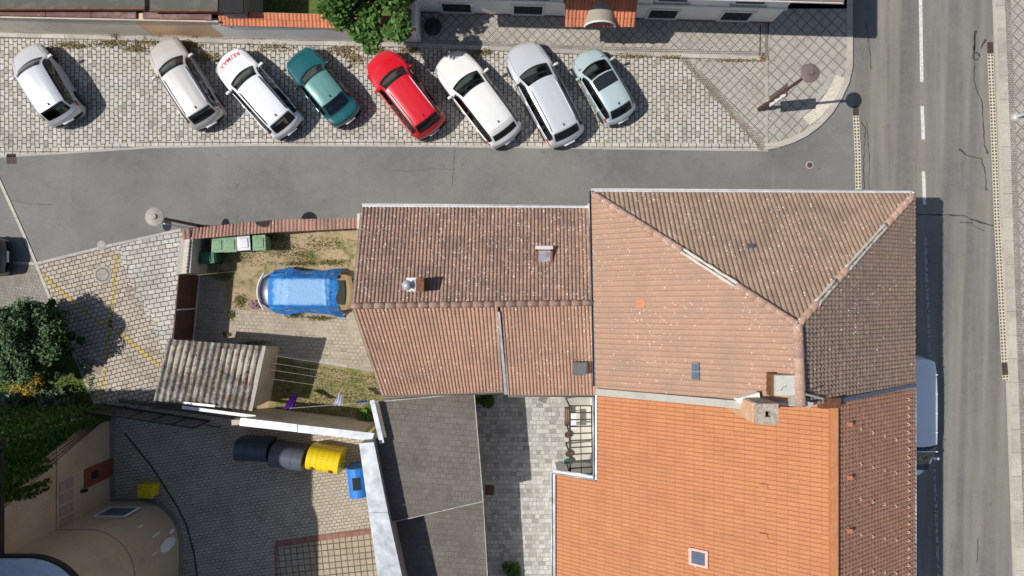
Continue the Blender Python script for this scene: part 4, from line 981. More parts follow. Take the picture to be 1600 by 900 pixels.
# lettering on the white estate's bonnet
def lettering(segments, size, parent, xc):
    total = 0; objs = []
    for txt, mt in segments:
        cu = bpy.data.curves.new('t', 'FONT'); cu.body = txt; cu.size = size; cu.offset = size*.015
        ob = bpy.data.objects.new('t', cu); COL.objects.link(ob); bpy.context.view_layer.update()
        me = bpy.data.meshes.new_from_object(ob); wd = max(v.co.x for v in me.vertices); mn = min(v.co.x for v in me.vertices)
        objs.append((me, total, mt)); total += wd+size*.07; bpy.data.objects.remove(ob)
    for me, off, mt in objs:
        bm = bmesh.new(); bm.from_mesh(me); bmesh.ops.subdivide_edges(bm, edges=[e for e in bm.edges if e.calc_length() > .06], cuts=3, use_grid_fill=False)
        bmesh.ops.triangulate(bm, faces=bm.faces[:])
        for v in bm.verts:
            yy = v.co.x+off-total/2; xx = xc-(v.co.y-size*.35)-.18*(yy/.9)**2
            v.co = Vector((xx, yy, top3(xx, yy, .006)))
        bm.to_mesh(me); bm.free(); me.name = 'lettering'; link('lettering', me, mt, parent)
lr, lb = plain('lettering_red', (.6, .01, .03), .4), plain('lettering_blue', (.01, .05, .35), .4)
lettering([('RE', lr), ('/', lb), ('MAX', lr)], .31, r3, tx3(.10))
# van in the shade of the corner house
vx = 18.12; a = P(1440, 742, 1.2); b = P(1440, 557, 1.9)
make_car('delivery_van', 'white delivery van parked in the shade close to the house wall', 'van', vx, (a.y+b.y)/2-.17, R(-90), (b.y-a.y)+.35, 1.9, 1.8, vanw, tc=.1, th=.3, tr=.955, tb=.985, rails=False, van=True, belt=1.1, taper=.84, hoodz=1.0, nosek=.3)
vt = [o for o in COL.objects if o.name.startswith('delivery_van')][0]; m1 = MB()
for k in range(5):
    xx = 1.35-k*.85; m1.rbox((xx-.02, -.72, 1.775), (xx+.02, .72, 1.803), .006); m1.build('roof_rib', vanw, vt); m1 = MB()
# car under the tarpaulin
x, y, h, L = place(403, 455, 553, 457)
tcar, ttop, ttx = make_car('covered_car', 'old car with navy bonnet under a blue tarpaulin in the yard', 'car', x, y, h, L, 1.75, 1.42, cream, tc=.24, th=.36, tr=.84, tb=.955, rails=False, hood_mat=navyp, tail_mat=cream, belt=.9, mirrors=False)
mb = MB(); nn = 15
mb.tube([(ttx(.0)+.03-.34*((k/nn*2-1)*.98)**2, (k/nn*2-1)*.86, .6) for k in range(nn+1)], .045, 6); mb.build('front_bumper', M['frame_white'], tcar, True)
def tarp():
    c = Vector((x, y, 0)); nu_, nv_ = 110, 74; verts = []; M4 = Matrix.Rotation(-h, 4, 'Z')
    cols = []
    for i in range(nu_+1):
        for j in range(nv_+1):
            s_ = i/nu_; t_ = j/nv_*2-1
            # outline in car space: +x nose.  s 0 = front
            xl = ttx(.135)-s_*(L*.735)+.0
            hwid = 1.0+.04*math.sin(s_*9)+.012*math.sin(s_*23)+(.22*max(0, (s_-.86)/.14) if t_ > 0 else .1*max(0, (s_-.84)/.16)) + (.12*math.exp(-((s_-.22)/.07)**2) if t_ < 0 else .1*math.exp(-((s_-.2)/.06)**2))
            yl = t_*hwid
            xl += -.05*(t_*t_)*(1-s_)*1.4 + .05*math.sin(t_*7)*(1 if s_ > .9 else 0)
            zt = ttop(min(max(xl, ttx(.99)), ttx(.01)), max(-.86, min(.86, yl)), .02)
            inner = .60; d = max(0, abs(yl)-inner)
            zr = 1.43-.04*(yl/.7)**2
            fr = max(0, (xl-ttx(.37)))/ (ttx(.105)-ttx(.37)); bk = max(0, ttx(.84)-xl)/(ttx(.84)-ttx(.86)) if xl < ttx(.84) else 0
            zd = zr-.47*min(1, fr)**1.1-.28*max(0, min(1, (ttx(.80)-xl)/.35))
            zd -= d*1.75+.1*d*d
            rip = .03*math.sin(xl*5+2*math.sin(yl*3))*min(1, d*5)+.016*math.sin(xl*12+yl*5)*min(1, d*4)+.016*math.sin(xl*6+yl*15)*(1 if s_ > .72 or s_ < .25 else .3)
            fold = .05*math.exp(-((s_-.84-.03*t_)/.018)**2)+.035*math.exp(-((s_-.2+.05*t_)/.02)**2)
            z = max(zd, zt if abs(yl) < .86 else .1)+rip+fold+.004*math.sin(xl*40)*math.sin(yl*37)
            z = max(z, (zt if abs(yl) < .84 else .16)+.012)
            p = Vector((xl, yl + 0, z)); q = Matrix.Rotation(h, 4, 'Z') @ p; verts.append(q+c)
    fs = [(i*(nv_+1)+j, i*(nv_+1)+j+1, (i+1)*(nv_+1)+j+1, (i+1)*(nv_+1)+j) for i in range(nu_) for j in range(nv_)]
    t = NT('blue_tarpaulin'); v = t.obj()
    cc_ = t.mix(t.ramp(t.noise(2.4, 4, v), [(.35, 0), (.7, 1)]), (.015, .16, .52), (.03, .25, .66))
    # paler middle of the sheet
    sx = t.n('SeparateXYZ'); t.t.links.new(v, sx.inputs[0])
    dx = t.math('DIVIDE', t.math('ABSOLUTE', t.math('SUBTRACT', sx.outputs[0], x-.05)), 1.35); dy = t.math('DIVIDE', t.math('ABSOLUTE', t.math('SUBTRACT', sx.outputs[1], y)), .62)
    mx = t.math('ADD', t.math('MAXIMUM', dx, dy), t.math('MULTIPLY', t.math('SUBTRACT', t.noise(5, 4, v), .5), .35))
    cc_ = t.mix(t.ramp(mx, [(.82, .8), (1.02, 0)]), cc_, (.3, .5, .72))
    t.bump(t.noise(9, 6, t.obj(scale=(1, 2.2, 1)), .72), .8, .06); t.b.inputs['Coat Weight'].default_value = .15
    mt = t.done(cc_, .42)
    mb = MB(); mb.add(verts, fs); o = mb.build('tarpaulin', mt, None, True); tag(o, 'wrinkled blue tarpaulin draped over the old car in the yard', 'tarpaulin')
tarp()

# ================================================================= TOP: pale townhouse, boundary wall
th_ = thing('townhouse', 'pale house with cellar windows and orange entrance canopy at the top edge', 'house')
def yb(xw_): # base line of the wall
    a, b = P(654, 20.5), P(1200, 37); k = (xw_-a.x)/(b.x-a.x); return a.y+(b.y-a.y)*k
xa, xb = P(654, 20).x, P(1204, 37).x
mb = MB(); mb.prism([(xa, yb(xa)), (xb, yb(xb)), (xb, yb(xb)+9), (xa, yb(xa)+9)], 0, 4.7); mb.build('wall', M['wall_pale'], th_)
mb = MB(); mb.prism([(xa, yb(xa)-.03), (xb+.03, yb(xb)-.03), (xb+.03, yb(xb)), (xa, yb(xa))], .0, .22); mb.build('plinth', M['plinth'], th_)
mb = MB(); mb.prism([(xa, yb(xa)-.07), (xb+.07, yb(xb)-.07), (xb+.07, yb(xb)+9), (xa, yb(xa))], 1.72, 1.84); mb.build('string_course', M['frame_white'], th_)
mb = MB()
q = [(xa, yb(xa)-.12), (xb+.12, yb(xb)-.12), (xb+.12, yb(xb)+9), (xa, yb(xa)+9)]; mb.prism(q, 4.2, 4.5); mb.build('cornice', M['frame_white'], th_)
hy = .96; e0, e1 = Vector((xa, yb(xa)-hy, 4.75)), Vector((P(1319, 0, 4.75).x, yb(xb)-hy, 4.75))
mb = MB(); mb.add([e0, e1, e1+Vector((0, 11, 0)), e0+Vector((0, 11, 0)), e0-Vector((0,0,.12)), e1-Vector((0,0,.12)), e1+Vector((0,11,-.12)), e0+Vector((0,11,-.12)), e0+Vector((0,5.5,3.4)), e1+Vector((-5, 5.5, 3.4))], [(0,1,9,8), (8,9,2,3), (1,2,9), (0,8,3), (0,4,5,1), (1,5,6,2), (3,2,6,7), (4,7,6,5)])
mb.build('roof', M['t_north'], th_)
gutter(th_, [e0+Vector((0, -.02, 0)), e1+Vector((0, -.02, 0))], .07)
for (l, r, hb, ht) in ((690, 735, .32, 1.25), (803, 848, .32, 1.25), (1017, 1060, .32, 1.25), (1132, 1176, .32, 1.25), (692, 734, 2.2, 3.6), (806, 850, 2.2, 3.6), (1020, 1064, 2.2, 3.6), (1136, 1180, 2.2, 3.6)):
    x0_ = P(l, 0).x*.965; x1_ = P(r, 0).x*.965; ux = Vector((xb-xa, yb(xb)-yb(xa), 0)).normalized()
    window(th_, (x0_, yb(x0_)-.0, hb), ux, x1_-x0_, ht-hb, (ux.y, -ux.x, 0), fr=.12, sill=hb > 1, nomull=True)
mb = MB(); mb.box((P(878, 0).x*.96, yb(3)-.25, 2.2), (P(886, 0).x*.96, yb(3), 2.5)); mb.build('wall_lamp', M['black'], th_)
# canopy
cz0, cz1 = 2.55, 3.75; cxl, cxr = P(883, 40, 2.6).x, P(992, 40, 2.6).x; cyf = P(940, 40.5, 2.6).y; cyb = yb(3.5)+.02
tiled('canopy_roof', (cxl, cyf, cz0), (cxr-cxl, 0, 0), (0, cyb-cyf, cz1-cz0), 19, 5, M['orange_cap'], th_, amp=.05, step=.04, prof='roll')
mb = MB(); mb.prism([(cxl+.03, cyf+.05), (cxr-.03, cyf+.05), (cxr-.03, cyb), (cxl+.03, cyb)], 2.3, [2.5, 2.5, 3.65, 3.65]); mb.build('canopy_soffit', M['wood'], th_)
mb = MB(); K = 16; rr = .66; acx = P(937, 38, 2.6).x; vs = []; fs = []
for k in range(K+1):
    a = math.pi*k/K
    for yy in (cyf-.03, cyb): vs.append((acx+rr*math.cos(a), yy, 2.62+rr*math.sin(a)))
for k in range(K): fs.append((2*k, 2*k+1, 2*k+3, 2*k+2))
mb.add(vs, fs); mb.build('canopy_arch', plaster('grey_arch_sheet', (.33, .3, .25)), th_, True)
mb = MB(); mb.tube([(acx+(rr+.0)*math.cos(math.pi*k/K), cyf-.05, 2.62+(rr+.0)*math.sin(math.pi*k/K)) for k in range(K+1)], .045, 6); mb.build('arch_rim', M['frame_white'], th_, True)
mb = MB(); mb.box((acx-.5, yb(acx)-.03, .05), (acx+.5, yb(acx)+.02, 2.2)); mb.build('door', M['wood'], th_)

# boundary wall along the top left: low rendered wall with several copings
def lwall(name, label, pts, w, z0, z1, mat, parent=None):
    path = [P(*p) for p in pts]; o = None
    vs, fs, us = strip(path, w, 0); m = len(path); mb = MB()
    v = [(a[0], a[1], z0) for a in vs]+[(a[0], a[1], z1) for a in vs]; n = len(vs); f = []
    for i in range(m-1): f += [(n+2*i, n+2*i+1, n+2*i+3, n+2*i+2), (2*i, n+2*i, n+2*i+2, 2*i+2), (2*i+1, 2*i+3, n+2*i+3, n+2*i+1)]
    f += [(0, 1, n+1, n), (2*m-2, n+2*m-2, n+2*m-1, 2*m-1)]
    mb.add(v, f); o = mb.build(name, mat, parent); return o
def shift(pts, dy): return [(a, b+dy) for a, b in pts]
bw = thing('boundary_wall', 'long cream and peach wall with brown copings behind the first parked cars', 'wall')
lwall('wall_panel', '', [(-200, 40), (0, 47), (240, 51)], .3, 0, 1.95, M['wall_cream'], bw)
lwall('wall_panel', '', [(-300, 39), (20, 47)], .32, 0, 1.9, M['wall_peach'], bw)
lwall('wall_panel', '', [(241, 51), (352, 54)], .3, 0, 1.95, M['wall_peach'], bw)['label'] = 'peach painted stretch of the wall'
cop = plaster('weathered_brown_coping', (.17, .09, .08), (.42, .38, .36), .7, 1.6)
for a, b in ((-71, -1), (0, 72), (73, 143), (144, 213), (224, 331)):
    za = 2.0; xa_, xb_ = P(a, 0, za).x, P(b, 0, za).x; ya = P(0, 25+.018*a*1.1, za).y; yb2 = P(0, 25+.018*b*1.1, za).y
    mb = MB(); mb.prism([(xa_, ya-.0), (xb_, yb2-.0), (xb_, yb2+.5), (xa_, ya+.5)], 1.0 if 0 else 1.95, 2.06); mb.build('coping', cop, bw)
mb = MB(); mb.prism([tuple(P(x_, y_, 2.0)[:2]) for x_, y_ in ((-200, 22), (0, 27), (340, 34), (340, 31), (0, 22), (-200, 18))], 1.7, 1.94); mb.build('ledge', M['concrete'], bw)
gw = thing('garden_wall', 'white wall capped with orange tiles beside the leafy tree', 'wall')
lwall('wall_panel', '', [(353, 54.5), (400, 56), (520, 60), (654, 62)], .3, 0, 1.6, M['wall_pale'], gw)
qa, qb = P(343, 39, 1.7), P(650, 47, 1.7); dirw = (qb-qa); 
tiled('cap_tiles', qa-Vector((0, .02, 0)), dirw, Vector((0, .55, .16)), 52, 2, M['orange_cap'], gw, amp=.045, step=.03, prof='roll')
mb = MB(); mb.prism([(qa.x, qa.y), (qb.x, qb.y), (qb.x, qb.y+.55), (qa.x, qa.y+.55)], 1.58, [1.68, 1.68, 1.84, 1.84]); mb.build('cap_bed', M['concrete'], gw)
mb = MB(); e = P(653, 62); mb.box((e.x-.02, e.y-.12, 0), (e.x+.16, e.y+1.3, 1.95)); mb.build('end_pier', M['wall_white'], gw)
mb = MB()
for k in range(13):
    xk = P(362+k*5.6, 0, 1.4).x; yk = P(0, 55+.03*k, 0).y-.165; mb.box((xk-.03, yk+.0, 1.28), (xk+.03, yk+.02, 1.46))
mb.build('vent_slots', M['dark'], gw)
# garages behind the boundary wall
for i, (a, b, lab, mt) in enumerate(((-160, 226, 'long flat-roofed garage behind the cream boundary wall', 'concrete_dk'), (234, 340, 'short flat-roofed garage next to the orange tiled wall', 'concrete_dk'))):
    g = thing('garage', lab, 'garage'); zt = 2.4; y0_ = P(0, 12+i*3, zt).y
    mb = MB(); mb.box((P(a, 0, zt).x+.1, y0_+.1, 0), (P(b, 0, zt).x-.1, y0_+7, 2.25)); mb.build('wall', M['concrete'], g)
    mb = MB(); mb.box((P(a, 0, zt).x, y0_, 2.25), (P(b, 0, zt).x, y0_+7.2, zt)); mb.build('roof', plaster('lichened_bitumen%d' % i, (.1, .1, .085), (.2, .195, .17), .6, 2), g)
    mb = MB(); mb.box((P(a, 0, zt).x, y0_-.08, 2.27), (P(b, 0, zt).x, y0_-.005, zt+.02)); mb.build('edge_trim', M['wood'], g)
g = thing('lean_to', 'dark flat-roofed shed at the top edge left of the lawn', 'shed')
mb = MB(); mb.box((P(346, 0, 2.6).x, P(0, 18, 2.6).y, 0), (P(378, 0, 2.6).x, P(0, 18, 2.6).y+6, 2.5)); mb.build('wall', M['concrete_dk'], g)
mb = MB(); mb.box((P(343, 0, 2.6).x, P(0, 20, 2.6).y, 2.5), (P(380, 0, 2.6).x, P(0, 20, 2.6).y+6.2, 2.6)); mb.build('roof', M['dark'], g)

# ================================================================= YARD WALLS, GATES, SHEDS
tw = thing('yard_wall', 'yard wall capped with reddish brown tiles along the side street', 'wall')
lwall('wall_panel', '', [(318, 373), (400, 362.5), (568, 352)], .22, 0, 1.62, M['wall_beige'], tw)
a, b = P(296, 372, 1.72), P(562, 358, 1.72); a2, b2 = P(291, 353, 1.86), P(562, 341, 1.86)
A_ = P(291, 372, 1.62); mB_ = P(430, 361, 1.62)
for (q0, q1, q2, q3, n_) in ((P(300, 373, 1.66), P(430, 362, 1.66), P(430, 343, 1.84), P(302, 356, 1.84), 24), (P(430, 362, 1.66), P(562, 356, 1.66), P(562, 340, 1.84), P(430, 343, 1.84), 22), (P(286, 374, 1.66), P(299, 373, 1.66), P(298, 356, 1.84), P(284, 359, 1.84), 2)):
    tiled('cap_tiles', 0, 0, 0, n_, 1, M['brick_cap'], tw, amp=.055, step=.03, prof='roll', quad=(q0, q1, q2, q3))
mb = MB(); mb.prism([tuple(p[:2]) for p in (P(288, 373, 1.66), P(430, 361.5, 1.66), P(562, 355.5, 1.66), P(562, 341, 1.7), P(430, 344, 1.7), P(288, 359, 1.7))], 1.56, 1.64); mb.build('cap_bed', M['concrete'], tw, tri=True)
mb = MB(); p = P(562, 346, 1.9); mb.box((p.x-.1, p.y-.35, 0), (p.x+.06, p.y+.35, 1.95)); mb.build('end_pier', M['mortar'], tw)
pw = thing('concrete_pier', 'stubby weathered concrete wall between the tiled wall and the brown gate', 'wall')
mb = MB(); mb.prism([tuple(P(x_, y_)[:2]) for x_, y_ in ((309, 376), (328, 375), (324, 428), (303, 430))], 0, 1.7); mb.build('wall_panel', M['concrete'], pw)
mb = MB(); mb.prism([tuple(P(x_, y_, 1.75)[:2]) for x_, y_ in ((290, 374), (297, 374), (292, 427), (284, 428))], 1.7, 1.78)
for k in range(9): p = P(292-k*.6, 380+k*5.4, 1.8); mb.box((p.x-.04, p.y-.03, 1.78), (p.x+.1, p.y+.03, 1.82))
mb.build('coping', M['mortar'], pw)
gt = thing('yard_gate', 'closed brown sheet metal gate between the concrete pier and corrugated shed', 'gate')
ga, gb = P(311, 430), P(302, 532)
lwall('gate_leaf', '', [(311, 430), (306.5, 481)], .05, .05, 1.95, M['rust'], gt)
lwall('gate_leaf', '', [(306.3, 482.5), (301.5, 534)], .05, .05, 1.95, M['rust'], gt)
mb = MB(); beam(mb, P(310, 430, 0)+Vector((.05, 0, 1.97)), P(301, 534, 0)+Vector((.05, 0, 1.97)), .05, .05); mb.build('top_rail', M['rust'], gt)
mb = MB(); beam(mb, P(311, 430, 0)+Vector((.06, 0, .1)), P(301.5, 534, 0)+Vector((.06, 0, .1)), .05, .06)
mb.tube([P(306.5, 482, 0)+Vector((.06,0,0)), P(306.5, 482, 0)+Vector((.06,0,1.95))], .035, 6); mb.build('gate_frame', M['zinc_dull'], gt)
mb = MB(); p = P(309, 464)+Vector((-.06, 0, 1.2)); mb.tube([p, p+Vector((-.09, 0, 0)), p+Vector((-.09, -.2, 0)), p+Vector((0, -.2, 0))], .02, 6); mb.build('handle', M['steel_dk'], gt)
# corrugated shed
sh = thing('corrugated_shed', 'small shed with a mossy rusty corrugated roof beside the brown gate', 'shed')
cA, cB, cC, cD = P(240, 626, 2.3), P(391, 641, 2.2), P(412, 541, 2.4), P(263, 530, 2.45)
def corr():
    t = NT('corrugated_asbestos'); v = t.obj(); n1 = t.noise(2.5, 6, v, .75); n2 = t.noise(8, 6, t.obj(scale=(1.6, .5, 1)), .8)
    c = t.mix(t.ramp(n1, [(.4, 0), (.6, 1)]), (.15, .14, .125), (.36, .34, .3)); c = t.mix(t.ramp(n2, [(.52, 0), (.6, .9)]), c, (.085, .05, .032)); c = t.mix(t.ramp(t.noise(3.5, 4, t.obj(loc=(4, 4, 0))), [(.58, 0), (.68, .8)]), c, (.17, .085, .03))
    c = t.mix(t.ramp(t.noise(1.1, 5, t.obj(loc=(1, 6, 0)), .75), [(.48, 0), (.6, .55)]), c, t.mix(n2, (.04, .028, .02), (.2, .11, .06)))
    c = t.mix(t.ramp(t.noise(13, 4, v, .7), [(.6, 0), (.66, .8)]), c, (.55, .53, .49)); t.bump(t.noise(30, 4, v), .5, .02); return t.done(c, .95)
M['corr'] = corr()
nu_, nv_ = 15*8, 12; verts = []
for j in range(nv_+1):
    for i in range(nu_+1):
        s_, t_ = i/nu_, j/nv_; p = cA*(1-s_)*(1-t_)+cB*s_*(1-t_)+cC*s_*t_+cD*(1-s_)*t_
        verts.append(p+Vector((0, 0, .055*math.sin(s_*15*2*math.pi)+.02*math.sin(t_*5+s_*9)+(.015 if j % 6 > 3 else 0))))
mb = MB(); mb.add(verts, [(j*(nu_+1)+i, j*(nu_+1)+i+1, (j+1)*(nu_+1)+i+1, (j+1)*(nu_+1)+i) for j in range(nv_) for i in range(nu_)]); mb.build('roof', M['corr'], sh, True)
w1, w2, w3, w4 = P(290, 608), P(423, 625), P(437, 541), P(306, 533)
mb = MB(); mb.prism([tuple(w[:2]) for w in (w1, w2, w3, w4)], 0, [2.22, 2.14, 2.36, 2.4]); mb.build('wall', M['wall_beige'], sh)
mb = MB(); q = [cB+Vector((.03, -.02, .02)), cC+Vector((.05, .02, .02))]; beam(mb, q[0], q[1], .14, .08); mb.build('parapet', M['concrete'], sh)
mb = MB(); beam(mb, cA+Vector((1.2, -.3, -.12)), cB+Vector((.2, -.3, -.12)), .14, .08); beam(mb, cA+Vector((1.3, -.08, .06)), cA+Vector((2.7, -.22, .06)), .1, .06); mb.build('eave_plank', M['zinc_dull'], sh)
mb = MB()
for k in range(46):
    s_, t_ = random.uniform(.25, .95), random.uniform(.05, .9); p = cA*(1-s_)*(1-t_)+cB*s_*(1-t_)+cC*s_*t_+cD*(1-s_)*t_+Vector((0,0,.07)); a_ = random.uniform(0, 3.1); l_ = random.uniform(.05, .3)
    mb.tube([p, p+Vector((l_*math.cos(a_), l_*math.sin(a_), .02))], random.uniform(.006, .014), 4)
mb.build('twigs', M['bark'], sh)
# yard back wall with silver coping
yw = thing('coped_wall', 'beige wall with silver metal coping below the washing lines', 'wall')
lwall('wall_panel', '', [(398, 653-10), (425, 641.5), (586, 661)], .22, 0, 2.65, M['wall_beige'], yw)
za = 2.72
mb = MB(); mb.prism([tuple(P(x_, y_, za)[:2]) for x_, y_ in ((376, 653), (464, 663), (464, 675), (374, 665))], 2.66, za); mb.prism([tuple(P(x_, y_, za)[:2]) for x_, y_ in ((465, 663.5), (585, 677), (581, 689), (465, 675.5))], 2.66, za-.01); mb.build('coping', M['zinc'], yw)
# high parapet beside the flat-roofed outbuilding
pz = 3.4
pp = thing('parapet_wall', 'long silver-capped wall between the container yard and flat-roofed outbuilding', 'wall')
q = [P(x_, y_, pz) for x_, y_ in ((561, 693), (584, 691), (606, 800), (628, 900), (650, 1000), (622, 1000), (590, 900), (576, 801))]
mb = MB(); mb.prism([tuple(p[:2]) for p in (q[0], q[1], q[2], q[7])], pz-.06, pz); mb.prism([tuple(p[:2]) for p in (q[7]-Vector((0,.02,0)), q[2]-Vector((0,.02,0)), q[3], q[4], q[5], q[6])], pz-.06, pz-.008); mb.build('coping', M['zinc'], pp, tri=True)
ins = lambda a, b, k: a*(1-k)+b*k
q2 = [ins(q[0], q[1], .12), ins(q[0], q[1], .88), ins(q[7], q[2], .88), ins(q[6], q[3], .88), ins(q[5], q[4], .88), ins(q[5], q[4], .12), ins(q[6], q[3], .12), ins(q[7], q[2], .12)]
mb = MB(); mb.prism([tuple(p[:2]) for p in q2], 0, pz-.06); mb.build('wall_panel', M['concrete'], pp, tri=True)
mb = MB(); mb.box((q[0].x+.05, q[0].y-.05, pz), (q[0].x+.4, q[0].y+.25, pz+.03)) if 0 else None
# outbuilding with flat shingled roof, two levels
ob = thing('flat_roofed_outbuilding', 'outbuilding with two-level dark flat roof beside the paved courtyard', 'outbuilding')
zA, zB = 2.62, 1.95
pA = [P(584, 626, zA), P(740, 614, zA), P(754, 783, zA), P(611, 816, zA)]
pA[0] = P(583, 628, zA)
mb = MB(); mb.prism([tuple(p[:2]) for p in (P(584, 628, zA), P(741, 614, zA), P(755, 783, zA), P(600, 817, zA))], zA-.12, zA)
mb.build('upper_roof', M['membrane'], ob)
mb = MB(); mb.prism([tuple(p[:2]) for p in (P(600, 815, zB), P(757, 778, zB), P(763, 900, zB), P(768, 1010, zB), P(640, 1010, zB))], zB-.12, zB); mb.build('lower_roof', M['membrane'], ob, tri=True)
mb = MB(); mb.prism([tuple(p[:2]) for p in (P(586, 632, zA), P(736, 620, zA), P(748, 780, zA), P(606, 812, zA))], 0, zA-.12)
mb.prism([tuple(p[:2]) for p in (P(606, 818, zB), P(750, 786, zB), P(760, 1000, zB), P(640, 1000, zB))], 0, zB-.12); mb.build('wall', M['wall_beige'], ob, tri=True)
mb = MB()
for a, b, z in (((741, 614), (755, 783), zA), ((611, 816), (755, 783), zA), ((755, 783), (768, 1010), zB), ((584, 628), (741, 614), zA)): beam(mb, P(*a, z)+Vector((0, 0, .01)), P(*b, z)+Vector((0, 0, .01)), .035, .07)
mb.build('edge_trim', plain('weathered_edge_metal', (.4, .39, .37), .6, var=.3), ob)
mb = MB(); beam(mb, P(578, 625, 3.0)+Vector((.1, 0, 0)), P(597, 692, 3.0), .2, .12); mb.build('side_flashing', M['zinc'], ob)
mb = MB(); p = P(768, 768, 1.6); mb.box((p.x-.3, p.y-.16, 1.5), (p.x+.12, p.y+.25, 1.62)); mb.build('side_canopy', M['wood'], ob)
# container-yard gate (steel lattice)
lg = thing('sliding_gate', 'dark steel lattice gate at the top of the container yard', 'gate')
g0, g1 = P(163, 631), P(330, 657); mb = MB()
for z in (.15, 1.75): beam(mb, g0+Vector((0, 0, z)), g1+Vector((0, 0, z)), .07, .09)
for k in range(6): p = g0*(1-k/5)+g1*(k/5); mb.tube([p+Vector((0,0,.15)), p+Vector((0,0,1.75))], .035, 6)
mb.build('gate_frame', M['steel_dk'], lg)
mb = MB()
for k in range(52): p = g0*(1-k/52)+g1*(k/52); mb.tube([p+Vector((0,0,.15)), p+Vector((0,0,1.75))], .011, 4)
mb.build('bars', M['steel_dk'], lg)
mb = MB(); g2 = g0+Vector((-.35, -.6, 0)); 
for z in (.2, 1.85): beam(mb, g0+Vector((0, .05, z)), g2+Vector((0, 0, z)), .06, .06)
mb.tube([g2, g2+Vector((0, 0, 1.9))], .05, 8); mb.tube([g0, g0+Vector((0, 0, 1.9))], .05, 8); mb.build('gate_post', M['steel_dk'], lg)
mb = MB(); beam(mb, P(187, 626, .3), P(300, 640, .3), .12, .3); beam(mb, P(320, 664, 1.2), P(345, 668, 1.2), .05, .05); mb.build('rail', M['steel_dk'], lg)

# bottom-left building with a rounded corner
bl = thing('rounded_corner_house', 'tan rendered house with a rounded corner at the lower left', 'house')
def rounded(off, zz=0):
    cx_, cy_ = P(222, 0).x, P(0, 845).y; r_ = P(285, 0).x-cx_ + off
    ry_ = P(0, 780).y-cy_+off
    pts = [(-40-off*0, P(0, 642).y+off), (P(178, 0).x+off, P(0, 642).y+off), (P(178, 0).x+off, P(0, 780).y+off)]
    for k in range(15):
        a = math.pi/2*(1-k/14); pts.append((cx_+r_*math.cos(a), cy_+ry_*math.sin(a)))
    pts += [(cx_+r_, -24), (-40, -24)]; return pts
HB = 7.5
mb = MB(); mb.prism(rounded(0), 0, HB-.2); w_o = mb.build('wall', M['wall_tan'], bl, tri=True)
mb = MB(); mb.prism(rounded(.05), 3.95, 4.07); mb.build('string_course', M['wall_tan'], bl, tri=True)
mb = MB(); mb.prism(rounded(.04), 0, .35); mb.build('plinth', M['concrete_dk'], bl, tri=True)
mb = MB(); mb.prism(rounded(.3), HB-.2, HB); mb.build('eave', M['black'], bl, tri=True)
mb = MB(); mb.prism(rounded(.2), HB, HB+.08); mb.build('roof', plain('blue_grey_sheet', (.5, .58, .66), .5), bl, tri=True)
XE = P(178, 0).x
mb = MB(); mb.prism([(-19.25, -6.95), (-19.25, -24), (-27, -24), (-27, -6.95)], HB, 12.0); mb.build('upper_storeys', M['wall_tan'], bl)
mb = MB(); mb.add([(-19.1,-6.8,12.0), (-19.1,-24,12.0), (-27.2,-24,12.0), (-27.2,-6.8,12.0), (-23.1,-8,13.6), (-23.1,-24,13.6)], [(0,4,5,1),(3,2,5,4),(0,3,4),(1,5,2),(0,1,2,3)]); mb.build('upper_roof', M['t_north'], bl)
window(bl, (P(174, 0).x+.6, P(0, 780).y, 1.3), (1, 0, 0), 1.3, 1.1, (0, 1, 0), fr=.07, sill=False) if 0 else None
Mx = None
f = window(bl, (-18.05, P(0, 780).y, 1.3), (1, 0, 0), 1.25, 1.15, (0, 1, 0), fr=.06, sill=False, pm='pane_blue', nomull=True)
mb = MB(); mb.box((XE, P(0, 742).y, .15), (XE+.05, P(0, 714).y, 2.25)); dr = mb.build('door', plain('red_brown_door', (.2, .06, .03), .6), bl)
mb = MB(); mb.box((XE+.052, P(0, 733).y, 1.3), (XE+.06, P(0, 722).y, 1.8)); mb.build('grille', M['dark'], dr)
mb = MB(); mb.box((XE, P(0, 745).y-.0, 2.3), (XE+.22, P(0, 741).y, 2.5)); mb.build('wall_lamp', M['black'], bl)
mb = MB()
for k in range(5): mb.box((XE+.0, P(0, 716+k*17+15).y+.0, 3.0), (XE+.03, P(0, 716+k*17).y-.06, 3.85))
mb.build('shutter', plain('mauve_shutter', (.3, .25, .23), .6), bl)
peel = []
cx_, cy_ = P(222, 0).x, P(0, 845).y; r_ = P(285, 0).x-cx_; ry_ = P(0, 780).y-cy_
def on_curve(a, z, d=.012): return Vector((cx_+(r_+d)*math.cos(a), cy_+(ry_+d)*math.sin(a), z))
for (a0, a1, z0_, z1_) in ((.02, .3, .5, 2.1), (.32, .42, .5, 1.0), (.16, .2, 2.2, 2.7), (.5, .54, 1.5, 2.3), (.85, .9, 2.2, 2.6)):
    n_ = 7; vs = []; mb = MB()
    for i in range(n_+1):
        for j in range(5):
            a = a0+(a1-a0)*(i/n_); hh = (z1_-z0_)/2*math.sqrt(max(0.02, 1-(2*i/n_-1)**2))*random.uniform(.75, 1); vs.append(on_curve(a, (z0_+z1_)/2+(j/4*2-1)*hh))
    mb.add(vs, [(i*5+j, i*5+j+1, (i+1)*5+j+1, (i+1)*5+j) for i in range(n_) for j in range(4)]); mb.build('peeled_patch', M['wall_white'], bl)
mb = MB(); mb.tube([(XE+.06, P(0, 648).y, 0), (XE+.06, P(0, 648).y, HB-.3)], .06, 8); mb.build('downpipe', M['black'], bl)

